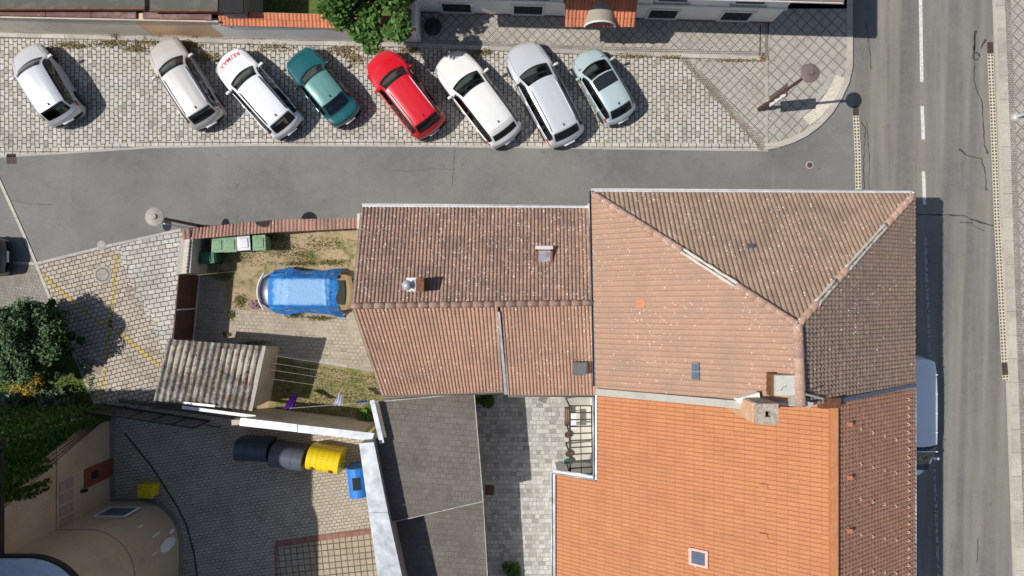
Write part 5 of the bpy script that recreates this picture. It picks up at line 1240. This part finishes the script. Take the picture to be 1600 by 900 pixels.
# ================================================================= CONTAINERS AND BINS
def barrel(label, px, py, rz, ln, dp, ht, mat, group, holes=None, nbands=3, gd=.985):
    c = P(px, py, .8); t = thing('recycling_container', label, 'container', (c.x, c.y, .03), rz, group)
    prof = []; K = 14
    for k in range(K+1):
        a = math.pi*k/K; prof.append((dp/2*math.cos(a), ht*.42+ht*.58*math.sin(a)**.7))
    prof = [(dp*.46, 0)]+prof+[(-dp*.46, 0)]
    segs = []; nb = nbands
    for b_ in range(nb):
        x0_ = -ln/2+ln*b_/nb; x1_ = x0_+ln/nb; segs += [(x0_, gd), (x0_+.012, 1), (x1_-.012, 1), (x1_, gd)]
    segs[0] = (-ln/2, .93); segs[-1] = (ln/2, .93)
    vs = []; n_ = len(prof)
    for (xx, s_) in segs:
        for (y_, z_) in prof: vs.append((xx, y_*s_, z_*(.5+.5*s_) if z_ > 0 else 0))
    fs = [(i*n_+k, i*n_+k+1, (i+1)*n_+k+1, (i+1)*n_+k) for i in range(len(segs)-1) for k in range(n_-1)]
    fs += [tuple(range(n_-1, -1, -1)), tuple((len(segs)-1)*n_+k for k in range(n_))]
    mb = MB(); mb.add(vs, fs); o = mb.build('container_shell', mat, t)
    bm = bmesh.new(); bm.from_mesh(o.data); bmesh.ops.recalc_face_normals(bm, faces=bm.faces[:]); bm.to_mesh(o.data); bm.free()
    for xx in (-ln*.28, ln*.28):
        if holes == 'round':
            yy = -dp*.33; zz = ht*.9
            Mh = Matrix.Translation((xx, yy, zz-.01)) @ Matrix.Rotation(R(42), 4, 'X'); m1 = MB(); m1.lathe([(.1, -.05), (.1, .04), (.01, .04)], n=16, M=Mh); m1.build('opening', plain('rusty_flap', (.2, .07, .03), .6), t)
    if holes == 'square':
        m1 = MB(); m1.box((-.28, -.16, ht-.08), (.28, .16, ht+.012)); m1.build('opening', M['dark'], t)
    for yy in (-.1, .2):
        m1 = MB(); m1.tube([(ln/2-.02, yy-.06, ht*.6), (ln/2+.05, yy-.06, ht*.6), (ln/2+.05, yy+.06, ht*.6), (ln/2-.02, yy+.06, ht*.6)], .016, 5); m1.build('handle', M['steel_dk'], t)
    for xx in (-ln*.22, ln*.22):
        m1 = MB(); m1.box((xx-.09, -dp*.487, ht*.42), (xx+.09, -dp*.45, ht*.52)); m1.build('slot', M['dark'], t)
    return t
gB = 'recycling containers in the yard'
barrel('dark navy domed container, leftmost of the yard row', 397, 703, R(-2), 1.5, 1.05, 1.35, M['navy'], gB)
barrel('slate grey domed container between the navy and the yellow one', 451, 714, R(-9), 1.5, 1.1, 1.35, M['slate'], gB)
barrel('bright yellow ribbed container with two round openings', 508, 718, R(-10), 1.5, 1.12, 1.35, M['yellow'], gB, 'round', 6, .982)
barrel('blue paper container with square opening, half hidden by the silver coping', 561, 751, R(96), 1.35, 1.0, 1.35, M['blue_bin'], gB, 'square')
t = thing('grit_bin', 'small ochre yellow grit bin beside the rounded house corner', 'grit bin', P(232, 765, .4)*1, R(-4)); t.location.z = .03
mb = MB(); mb.rbox((-.33, -.27, 0), (.33, .27, .55), .05); mb.build('tub', M['yellow_dk'], t)
mb = MB(); mb.rbox((-.37, -.31, .56), (.37, .31, .68), .05)
for k in range(6): mb.box((-.3+k*.1, -.24, .675), (-.26+k*.1, .24, .695))
mb.build('lid', M['yellow_dk'], t)
def wheelie(label, px, py, rz, mat, w=.56, d=.68, hh=1.0, lidmat=None):
    t = thing('wheelie_bin', label, 'bin', P(px, py, hh)*1, rz, 'bins behind the tiled yard wall'); t.location.z = .02
    mb = MB(); vs = []
    for (z_, s_) in ((.08, .8), (hh*.9, .97), (hh*.93, 1)): vs += [(-w/2*s_, -d/2*s_, z_), (w/2*s_, -d/2*s_, z_), (w/2*s_, d/2*s_, z_), (-w/2*s_, d/2*s_, z_)]
    fs = [(0, 3, 2, 1), (8, 9, 10, 11)]+[(i*4+k, i*4+(k+1)%4, (i+1)*4+(k+1)%4, (i+1)*4+k) for i in range(2) for k in range(4)]
    mb.add(vs, fs); mb.build('tub', mat, t)
    mb = MB(); mb.rbox((-w/2-.02, -d/2-.03, hh*.935), (w/2+.02, d/2+.02, hh), .025); mb.rbox((-w/2+.08, -d/2+.1, hh-.01), (w/2-.08, d/2-.14, hh+.035), .015); mb.build('lid', lidmat or mat, t)
    mb = MB(); mb.tube([(-w/2+.06, d/2+.06, hh*.93), (w/2-.06, d/2+.06, hh*.93)], .018, 6); mb.box((-w/2+.06, d/2, hh*.92), (-w/2+.1, d/2+.07, hh*.94)); mb.box((w/2-.1, d/2, hh*.92), (w/2-.06, d/2+.07, hh*.94)); mb.build('handle', M['black'], t)
    for s_ in (-1, 1):
        m1 = MB(); m1.lathe([(.1, -.03), (.1, .03), (.01, .03)], n=14, M=Matrix.Translation((s_*(w/2-.04), d/2-.08, .1)) @ Matrix.Rotation(R(90), 4, 'Y')); m1.build('wheel', M['rubber'], t)
wheelie('pale green wheelie bin, nearest the concrete pier in its row', 340, 382, R(3), M['bin_green'])
wheelie('pale green wheelie bin beside the silver-lidded one', 360, 381.5, R(2), M['bin_green'])
wheelie('wheelie bin with a shiny silver lid between green bins', 381, 379, R(4), M['bin_green_dk'], lidmat=plain('silver_lid', (.55, .55, .6), .25, .6))
wheelie('pale green wheelie bin at the right end of the row, beside the bare soil', 405, 379, R(2), M['bin_green'])
wheelie('dark green wheelie bin standing alone in front of the others', 323, 403, R(-85), M['bin_green_dk'], .5, .66)

# ================================================================= LAMPS, SIGNS, POLES
def lamp(label, hx, hy, topmat, rad=.37, tilt=None):
    c = P(hx, hy, 5.5); t = thing('street_lamp', label, 'street lamp', (c.x, c.y, .02))
    mb = MB(); mb.lathe([(.11, 0), (.11, .9), (.075, 1.0), (.06, 4.8), (.05, 5.3)], n=14); mb.build('post', M['post_brown'], t, True)
    mb = MB(); mb.lathe([(.06, 5.36), (rad, 5.38), (rad*1.01, 5.41), (rad*.9, 5.43), (.15, 5.47), (.12, 5.47), (.11, 5.53), (.01, 5.54)], n=40); mb.build('lamp_shade', topmat, t)
    mb = MB(); mb.lathe([(.05, 5.0), (.12, 5.1), (.13, 5.3), (.06, 5.34)], n=20); mb.build('diffuser', M['clear_lens'], t, True)
    return t, c
l1, c1 = lamp('street lamp with a mauve disc cover and sign board on the corner pavement', 1267, 113, M['lamp_top'])
mb = MB(); mb.box((-.015, -.25, 1.25), (.015, .25, 3.25)); mb.build('sign_board', plain('brown_board', (.12, .09, .08), .6, var=.3), l1)
mb = MB()
for k in range(9): mb.box((-.03-.012*(k%2), -.24, 1.3+k*.2), (-.02, -.08-.03*(k%3), 1.48+k*.2))
mb.build('torn_film', M['frame_white'], l1)
mb = MB()
for z in (1.4, 3.1): mb.tube([(0, .25, z), (0, -.25, z)], .02, 6)
mb.build('bracket', M['steel_dk'], l1)
lamp('street lamp with a beige disc cover behind the tiled yard wall', 240, 338.5, M['lamp_top2'])
t = thing('traffic_sign', 'round grey traffic sign on a short post at the yard wall corner', 'sign', (*P(297, 357)[:2], 0))
mb = MB(); mb.tube([(0, 0, 0), (0, 0, 2.4)], .03, 8); mb.build('post', M['zinc_dull'], t)
mb = MB(); mb.lathe([(.3, -.015), (.3, .015), (.01, .02)], n=24, M=Matrix.Translation((-.04, .0, 2.1)) @ Matrix.Rotation(R(78), 4, 'Y')); mb.build('disc', plain('grey_sign_back', (.2, .23, .24), .4), t)
t = thing('lamp_post', 'grey post rising from the far pavement at the right edge', 'post', (*P(1584, 184)[:2], .1))
mb = MB(); mb.tube([(0, 0, 0), (0, 0, 5.6)], [.07, .05], 10); mb.lathe([(.13, 0), (.13, .06), (.07, .12)], n=14); mb.build('shaft', M['zinc_dull'], t)
mb = MB(); mb.rbox((-.25, -.08, 5.6), (.35, .08, 5.72), .03); mb.build('lamp_head', M['zinc_dull'], t)
mb = MB(); mb.lathe([(.22, 0), (.2, .05), (.01, .06)], c=(0, 0, 0), n=16); mb.build('footing', M['concrete'], t)

# ================================================================= COURTYARD, YARD CLUTTER
pg = thing('pergola_frame', 'dark steel lattice pergola frame against the white wall of the courtyard', 'pergola')
zt = 2.25; a, b = P(890, 634, zt), P(891, 743, zt); c_, d_ = P(924, 634, zt), P(926, 740, zt)
mb = MB(); beam(mb, a, b, .09, .09); beam(mb, c_, d_, .05, .06); mid_a, mid_b = (a+c_)/2, (b+d_)/2
n_ = 11
for k in range(n_): p = a*(1-k/(n_-1))+b*(k/(n_-1)); q_ = c_*(1-k/(n_-1))+d_*(k/(n_-1)); beam(mb, p, q_, .045, .06)
mb.build('beams', M['steel_dk'], pg)
for k in (0, 4, 7, 10):
    p = a*(1-k/10)+b*(k/10); m1 = MB(); m1.tube([(p.x, p.y, 0), (p.x, p.y, zt)], .04, 8); m1.build('post', M['steel_dk'], pg)
mb = MB(); beam(mb, mid_a-Vector((0,0,.05)), mid_b-Vector((0,0,.05)), .035, .04); mb.build('middle_bar', M['steel_dk'], pg)
sheet('terrace_slab', [(893, 634), (925, 634), (925, 745), (893, 745)], .12, M['pvc'], .1)
t = thing('bench', 'brown wooden bench in front of the pergola posts', 'bench', P(886.5, 651, .4)*1); t.location.z = .03
mb = MB()
for k in range(3): mb.box((-.13+k*.09, -.42, .4), (-.055+k*.09, .42, .44))
mb.build('seat', M['wood'], t)
for y_ in (-.36, .34): m1 = MB(); m1.box((-.11, y_, 0), (.1, y_+.04, .4)); m1.build('leg', M['steel_dk'], t)
t = thing('table', 'small white table with dark box on the terrace under the pergola', 'table', P(896, 657, .7)*1); t.location.z = .12
mb = MB(); mb.box((-.12, -.38, .62), (.12, .38, .66)); mb.build('table_top', M['frame_white'], t)
for (x_, y_) in ((-.1, -.34), (.08, -.34), (-.1, .32), (.08, .32)): m1 = MB(); m1.box((x_, y_, 0), (x_+.02, y_+.02, .62)); m1.build('leg', M['steel_dk'], t)
def pot(label, px, py, r_, h_, mat, name='flower_pot'):
    t = thing(name, label, 'flower pot', P(px, py, h_)*1); t.location.z = .03
    mb = MB(); mb.lathe([(r_*.7, 0), (r_, h_), (r_*1.08, h_), (r_*1.08, h_+.03), (r_*.9, h_+.03), (r_*.88, h_-.05), (.01, h_-.05)], n=18); mb.build('pot', mat, t, True)
    mb = MB(); mb.lathe([(r_*.86, h_-.05), (r_*.7, h_-.03), (.01, h_-.02)], n=14); mb.build('soil', M['bark'], t)
terr = plain('terracotta_pot', (.3, .12, .07), .8)
pot('reddish brown round pot beside the bench', 887, 679, .14, .25, terr)
pot('pinkish round pot next to the turquoise tub', 888, 709, .15, .25, plain('pink_pot', (.5, .3, .25), .7))
pot('turquoise tub by the end of the pergola', 887, 722, .2, .28, M['teal_c'])
t = thing('crate', 'grey crate at the lower end of the pergola by the orange roof', 'crate', P(884, 734, .4)*1, R(6)); t.location.z = .03
mb = MB(); mb.box((-.2, -.2, 0), (.2, .2, .03)); 
for (x0_, y0_, x1_, y1_) in ((-.2, -.2, .2, -.17), (-.2, .17, .2, .2), (-.2, -.17, -.17, .17), (.17, -.17, .2, .17)): mb.box((x0_, y0_, .03), (x1_, y1_, .38))
mb.build('box', plain('grey_crate', (.1, .1, .1), .7), t)
mb = MB(); mb.box((-.165, -.165, .3), (.165, .165, .36)); mb.build('lid', plain('grey_crate_lid', (.14, .135, .13), .7), t)
# washing lines and washing
cl = thing('washing_lines', 'four pale washing lines strung from the shed wall across the yard', 'washing line')
for k, (y0_, y1_) in enumerate(((555, 584), (567, 596), (578, 606), (592, 618))):
    a_, b_ = P(424, y0_, 2.0), P(596, y1_, 2.2); m1 = MB(); m1.tube([a_*(1-j/8)+b_*(j/8)-Vector((0, 0, .12*math.sin(math.pi*j/8))) for j in range(9)], .006, 4); m1.build('line', M['rope'], cl)
t = thing('washing_line', 'single taut line with washing in front of the coped wall', 'washing line'); a_, b_ = P(452, 638, 1.9), P(584, 629, 2.2)
m1 = MB(); m1.tube([a_*(1-j/8)+b_*(j/8)-Vector((0, 0, .08*math.sin(math.pi*j/8))) for j in range(9)], .011, 4); m1.build('line', M['rope'], t)
def cloth(name, label, px, py, w_, h_, mat, zt_=1.88, yaw=0, spread=.25):
    c = P(px, py, zt_); nu_, nv_ = 16, 10; vs = []
    for j in range(nv_+1):
        for i in range(nu_+1):
            s_ = i/nu_-.5; t_ = j/nv_; ww = w_*(1-.35*math.sin(t_*2.4))
            x_ = s_*ww; y_ = spread*t_*.9+.05*math.sin(i*1.1+t_*3)*(.3+t_); z_ = -h_*t_-.02*math.cos(i*.9)
            vs.append((c.x+x_*math.cos(yaw)-y_*math.sin(yaw), c.y+x_*math.sin(yaw)+y_*math.cos(yaw), zt_+z_))
    m1 = MB(); m1.add(vs, [(j*(nu_+1)+i, j*(nu_+1)+i+1, (j+1)*(nu_+1)+i+1, (j+1)*(nu_+1)+i) for j in range(nv_) for i in range(nu_)])
    o = m1.build(name, mat, None, True); sd = o.modifiers.new('s', 'SOLIDIFY'); sd.thickness = .012; tag(o, label, 'laundry'); return o
cloth('garment', 'purple garment hanging at the left end of the single line', 451, 638, .5, .9, M['purple'], spread=.5)
cloth('cloth', 'pale lilac cloth hanging in the middle of the single line', 528, 633, .42, .5, M['cloth_w'], spread=.42)
cloth('cloth', 'blue cloth hanging near the house end of the single line', 566, 630, .7, .4, M['cloth_b'], spread=.06)
# bicycle by the house
bk = thing('bicycle', 'bicycle leaning in the corner between the tiled wall and the house', 'bicycle', P(553, 361, .5)*1, R(-12)); bk.location.z = .03
Tm = Matrix.Rotation(R(-28), 4, 'X')
for s_ in (-.5, .5):
    wv = bpy.data.objects.new('wheel', None); COL.objects.link(wv); wv.parent = bk
    pts = [Tm @ Vector((s_+.32*math.cos(a), 0, .33+.32*math.sin(a))) for a in np.linspace(0, 2*math.pi, 25)]
    m1 = MB(); m1.tube(pts, .018, 6, cap=False); m1.build('tyre', M['rubber'], wv)
    m1 = MB()
    for a in np.linspace(0, math.pi, 8)[:-1]: m1.tube([Tm @ Vector((s_+.31*math.cos(a), 0, .33+.31*math.sin(a))), Tm @ Vector((s_-.31*math.cos(a), 0, .33-.31*math.sin(a)))], .004, 4)
    m1.build('spokes', M['chrome'], wv)
m1 = MB(); J = {k: Tm @ Vector(v) for k, v in dict(r=(-.5, 0, .33), f=(.5, 0, .33), b=(-.05, 0, .3), s=(-.2, 0, .8), h=(.36, 0, .82), s2=(-.22, 0, .92), h2=(.34, 0, .95)).items()}
for p_, q_ in (('r', 'b'), ('b', 's'), ('r', 's'), ('s', 'h'), ('b', 'h'), ('f', 'h'), ('s', 's2'), ('h', 'h2')): m1.tube([J[p_], J[q_]], .017, 6)
m1.build('frame', M['steel_dk'], bk); m1 = MB(); m1.tube([J['h2']+Vector((-.05, -.27, 0)), J['h2'], J['h2']+Vector((-.05, .27, 0))], .014, 6); m1.build('handlebar', M['chrome'], bk)
m1 = MB(); m1.rbox((-.34, -.07, .92), (-.1, .07, .98), .025, M=Tm); m1.build('saddle', M['black'], bk)
# bundle by the pale house, scraps
t = thing('rubbish_bag', 'black glossy rubbish bag lying against the pale house beside the garden wall', 'bag', P(676, 42, .3)*1); t.location.z = .1
bm = bmesh.new(); bmesh.ops.create_icosphere(bm, subdivisions=4, radius=.4)
for v in bm.verts:
    n_ = math.sin(v.co.x*19+v.co.z*7)*math.sin(v.co.y*17+1)*.05+math.sin(v.co.x*41+v.co.y*33)*.02; v.co *= 1+n_*1.5; v.co.z = max(v.co.z*.7+.26, 0.0)
me = bpy.data.meshes.new('sack'); bm.to_mesh(me); bm.free(); link('sack', me, M['black'], t)
m1 = MB(); m1.lathe([(.05, .5), (.04, .56), (.09, .62)], n=9); m1.build('tied_neck', M['black'], t)
t = thing('rag_heap', 'small reddish heap of rags by the nose of the covered car', 'rags', P(398, 476)*1); t.location.z = .03
bm = bmesh.new(); bmesh.ops.create_icosphere(bm, subdivisions=3, radius=.2)
for v in bm.verts: v.co *= 1+.3*math.sin(v.co.x*31)*math.cos(v.co.y*27+v.co.z*9); v.co.z = max(v.co.z*.6+.05, 0); v.co.x *= 1.4
me = bpy.data.meshes.new('rags'); bm.to_mesh(me); bm.free(); link('rags', me, plain('rag_cloth', (.25, .16, .18), .9, var=.6, sc=9), t)

# ================================================================= VEGETATION
def leaf_cloud(pts, size, mb_or=None, flat=.3, rnd=None):
    r = rnd or rng; n = len(pts); pts = np.array(pts)
    ax = r.normal(size=(n, 3)); ax[:, 2] *= flat; ax /= np.linalg.norm(ax, axis=1)[:, None]
    nz = r.normal(size=(n, 3))*.55; nz[:, 2] += 1; bx = np.cross(nz, ax); bx /= np.linalg.norm(bx, axis=1)[:, None]
    s = size*(.6+.8*r.rand(n, 1)); nn = np.cross(ax, bx)
    v = np.stack([pts-ax*s*.6, pts+bx*s*.36+nn*s*.08, pts+ax*s*.62, pts-bx*s*.36+nn*s*.08], 1).reshape(-1, 3)
    f = np.arange(4*n).reshape(-1, 4); return v, f
def leaf_mesh(name, v, f, mat, parent=None):
    me = bpy.data.meshes.new(name); me.from_pydata([tuple(a) for a in v], [], [tuple(int(i) for i in a) for a in f]); return link(name, me, mat, parent)
def crown_pts(clumps, per, r=rng):
    out = []
    for (cx_, cy_, cz_, rr_) in clumps:
        d = r.normal(size=(per, 3)); d /= np.linalg.norm(d, axis=1)[:, None]; q = rr_*(.55+.5*r.rand(per, 1)); p = d*q; p[:, 2] *= .75
        out.append(p+np.array([cx_, cy_, cz_]))
    return np.concatenate(out)
def tree(name, label, cat, cx_, cy_, clumps, per, size, mat, h=2.5, group=None):
    t = thing(name, label, cat, (cx_, cy_, 0), 0, group)
    v, f = leaf_cloud(crown_pts(clumps, per), size); leaf_mesh('crown', v, f, mat, t)
    mb = MB(); mb.tube([(0, 0, 0), (.05, .03, h*.5), (0, .08, h)], [.16, .12, .07], 8)
    for cl_ in clumps[::2]: mb.tube([(0.02, .05, h*.55), (cl_[0]*.5, cl_[1]*.5, (h*.6+cl_[2])/2+.1), (cl_[0], cl_[1], cl_[2])], [.06, .035, .012], 6)
    mb.build('trunk', M['bark'], t, True); return t
g1 = leaf_mat('fresh_leaves', [(.04, .095, .018), (.07, .15, .028), (.1, .2, .038), (.13, .24, .05)])
g2 = leaf_mat('dark_leaves', [(.02, .05, .02), (.04, .09, .03), (.07, .135, .04), (.12, .19, .075)], trans=.15)
g3 = leaf_mat('silvery_leaves', [(.05, .09, .045), (.1, .15, .08), (.17, .22, .13)])
g4 = leaf_mat('golden_leaves', [(.2, .15, .02), (.4, .28, .03), (.14, .12, .02)])
g5 = leaf_mat('ivy_leaves', [(.04, .085, .012), (.075, .15, .02), (.13, .22, .03)])
g6 = leaf_mat('dry_weeds', [(.4, .28, .14), (.2, .2, .07), (.5, .4, .24), (.13, .16, .05), (.42, .2, .1), (.45, .38, .28)])
g7 = leaf_mat('yard_weeds', [(.1, .13, .035), (.17, .19, .055), (.3, .26, .11), (.14, .17, .045)])
c = P(566, 0, 4.4)
cls = [(random.uniform(-1.6, 1.7), random.uniform(-.9, 2.8), random.uniform(3.0, 4.9), random.uniform(.42, .75)) for _ in range(34)] + [(.15, -1.05, 3.1, .4), (-.4, -.85, 3.3, .42), (.95, -.8, 3.3, .36), (1.4, -.55, 3.5, .4), (-1.5, -.1, 3.9, .45), (-1.1, -.3, 3.8, .4), (.0, -1.35, 2.9, .28)]
tree('broadleaf_tree', 'bright green broadleaf tree overhanging the orange-capped wall', 'tree', c.x, c.y, cls, 290, .2, g1, 3.4)
c = P(24, 535, 2.2)
cls = []
for _ in range(110):
    a_ = random.uniform(0, 6.28); q_ = 1.6*math.sqrt(random.random()); hh = 1.1+random.uniform(0, 1.9)*(1-(q_/2.2)**2); cls.append((q_*math.cos(a_)*1.0, q_*math.sin(a_), hh, random.uniform(.3, .5)))
for _ in range(26):
    a_ = random.uniform(0, 6.28); q_ = random.uniform(1.4, 1.95); cls.append((q_*math.cos(a_), q_*math.sin(a_), random.uniform(.6, 1.5), random.uniform(.14, .26)))
tree('rounded_evergreen', 'dense dark green rounded tree at the left beside the cobbles', 'tree', c.x, c.y, cls, 190, .13, g2, 1.8)
def bush(name, label, px, py, r_, h_, n_, size, mat, cat='shrub', group=None):
    c = P(px, py, h_*.6); t = thing(name, label, cat, (c.x, c.y, 0), 0, group); cl_ = [(random.uniform(-r_, r_)*.7, random.uniform(-r_, r_)*.7, random.uniform(.3, 1)*h_*.8, r_*.42) for _ in range(n_)]
    v, f = leaf_cloud(crown_pts(cl_, 60), size); leaf_mesh('foliage', v, f, mat, t)
    mb = MB()
    for q_ in cl_[::2]: mb.tube([(0, 0, 0), (q_[0], q_[1], q_[2])], [.02, .008], 5)
    mb.build('stem', M['bark'], t)
bush('golden_shrub', 'golden yellow leaved shrub below the dark evergreen', 40, 598, .75, .8, 12, .12, g4)
bush('silvery_shrub', 'large silvery green shrub beside the garden lawn', 84, 640, .95, 1.1, 18, .14, g3)
bush('silvery_shrub', 'silvery green shrub at the left picture edge above the ivy', 14, 642, .9, 1.1, 16, .14, g3)
bush('leafy_plant', 'bright green leafy plant by the end of the coped wall', 570, 644, .42, .5, 10, .14, leaf_mat('bright_plant', [(.05, .14, .02), (.09, .2, .03), (.14, .28, .05)]), 'plant')
bush('leafy_plant', 'dark green plant in the courtyard corner beside the flat roof', 757, 628, .4, .5, 8, .12, g5, 'plant')
bush('leafy_plant', 'dark green plant at the bottom of the courtyard beside the flat roof', 798, 893, .42, .4, 9, .12, g5, 'plant')
# ivy on the tan house
iv = thing('ivy', 'ivy draped over the corner of the tan house in the lower left', 'ivy', (XE, P(0, 642).y, 0))
pts = []
Yn = P(0, 642).y
for _ in range(9500):
    z_ = random.uniform(.8, 7.9); yy = -random.random()**1.5*(0.3+max(0, z_-3.2)*.34); pts.append((.04+random.random()*.25, yy+.05, z_)) 
for _ in range(7000): pts.append((-random.uniform(0, 7), .05+random.random()*.35, random.uniform(.4, 7.9)))
for _ in range(2500): pts.append((.35-random.random()*5.5, .3-random.random()**1.3*2.2, HB+.1+random.random()*.35))
for k in range(10):
    y0_ = -random.uniform(.6, 2.0); z_ = 7.3
    for j in range(90): pts.append((.05+random.random()*.1, y0_-.0+random.uniform(-.07, .07)+j*.004*(k % 3-1), z_-j*random.uniform(.02, .034)))
v, f = leaf_cloud(pts, .15); leaf_mesh('foliage', v, f, g5, iv)
mb = MB()
for k in range(8): y0_ = -.2-.3*k; mb.tube([(.04, 0, .0), (.05, y0_*.4, 3), (.05, y0_, 7)], [.03, .02, .012], 5)
mb.build('stem', M['bark'], iv)
# weeds and litter along the kerb, grass in the yards
def scatter(name, label, fn, n_, size, mat, cat):
    p_ = [fn() for _ in range(n_)]; v, f = leaf_cloud(p_, size, flat=1.0); o = leaf_mesh(name, v, f, mat); tag(o, label, cat, kind='stuff'); return o
clx = [(175, 68, 26, 5), (110, 72, 30, 5), (300, 72, 14, 8), (325, 90, 16, 7), (430, 74, 28, 7), (535, 78, 20, 8), (555, 92, 14, 7), (590, 80, 10, 5), (640, 80, 12, 4), (755, 82, 12, 4), (990, 88, 20, 3), (1050, 90, 15, 2), (212, 77, 14, 5), (230, 66, 20, 5), (182, 55, 8, 8), (305, 55, 8, 6), (1150, 95, 40, 2), (1190, 92, 6, 3)]
def kerbpt():
    a_, b_, c__, d__ = random.choice(clx); p = P(random.gauss(a_, c__*.6), random.gauss(b_, d__*.6)); return (p.x, p.y, .03+random.random()**2*.16)
scatter('kerb_weeds', 'dry weeds and leaf litter along the kerb behind the parked cars', kerbpt, 5200, .07, g6, 'weeds')
ycl = [(335, 410, 14, 14), (380, 400, 26, 14), (440, 390, 20, 12), (470, 400, 22, 12), (350, 430, 14, 8), (375, 470, 8, 8), (362, 492, 4, 5), (460, 492, 12, 4), (500, 497, 16, 3), (520, 410, 18, 4), (470, 412, 25, 3), (430, 372, 20, 6), (505, 380, 30, 10), (355, 522, 4, 2), (400, 536, 20, 3)]
def yardpt():
    a_, b_, c__, d__ = random.choice(ycl); p = P(random.gauss(a_, c__*.6), random.gauss(b_, d__*.6)); return (p.x, p.y, .03+random.random()**2*.09)
scatter('yard_weeds', 'patchy green weeds in the soil around the covered car', yardpt, 5200, .055, g7, 'weeds')
def lawnpt(): 
    while True:
        x_, y_ = random.uniform(430, 592), random.uniform(560, 650)
        if y_ > 560+(x_-430)*.17: break
    p = P(x_, y_); return (p.x, p.y, .03+random.random()**2*.06)
scatter('yard_grass', 'half dry grass under the washing lines', lawnpt, 4200, .05, g7, 'grass')
def gpt(): p = P(random.uniform(-30, 148), random.uniform(560, 672)); return (p.x, p.y, .03+random.random()*.07)
scatter('garden_grass', 'shaded garden grass beside the evergreen', gpt, 3500, .07, g5, 'grass')
def upt(): p = P(random.uniform(378, 480), random.uniform(-60, 26)); return (p.x, p.y, .06+random.random()*.05)
scatter('upper_grass', 'sunlit lawn behind the orange-capped wall', upt, 3500, .06, g7, 'grass')
def cpt():
    k = random.random(); p = P(1070+k*120+random.gauss(0, 2), 96+k*138+random.gauss(0, 1.6)); return (p.x, p.y, .035+random.random()*.03)
scatter('dry_leaves', 'dry leaves along the edge of the triangular pavement', cpt, 500, .05, g6, 'leaves')
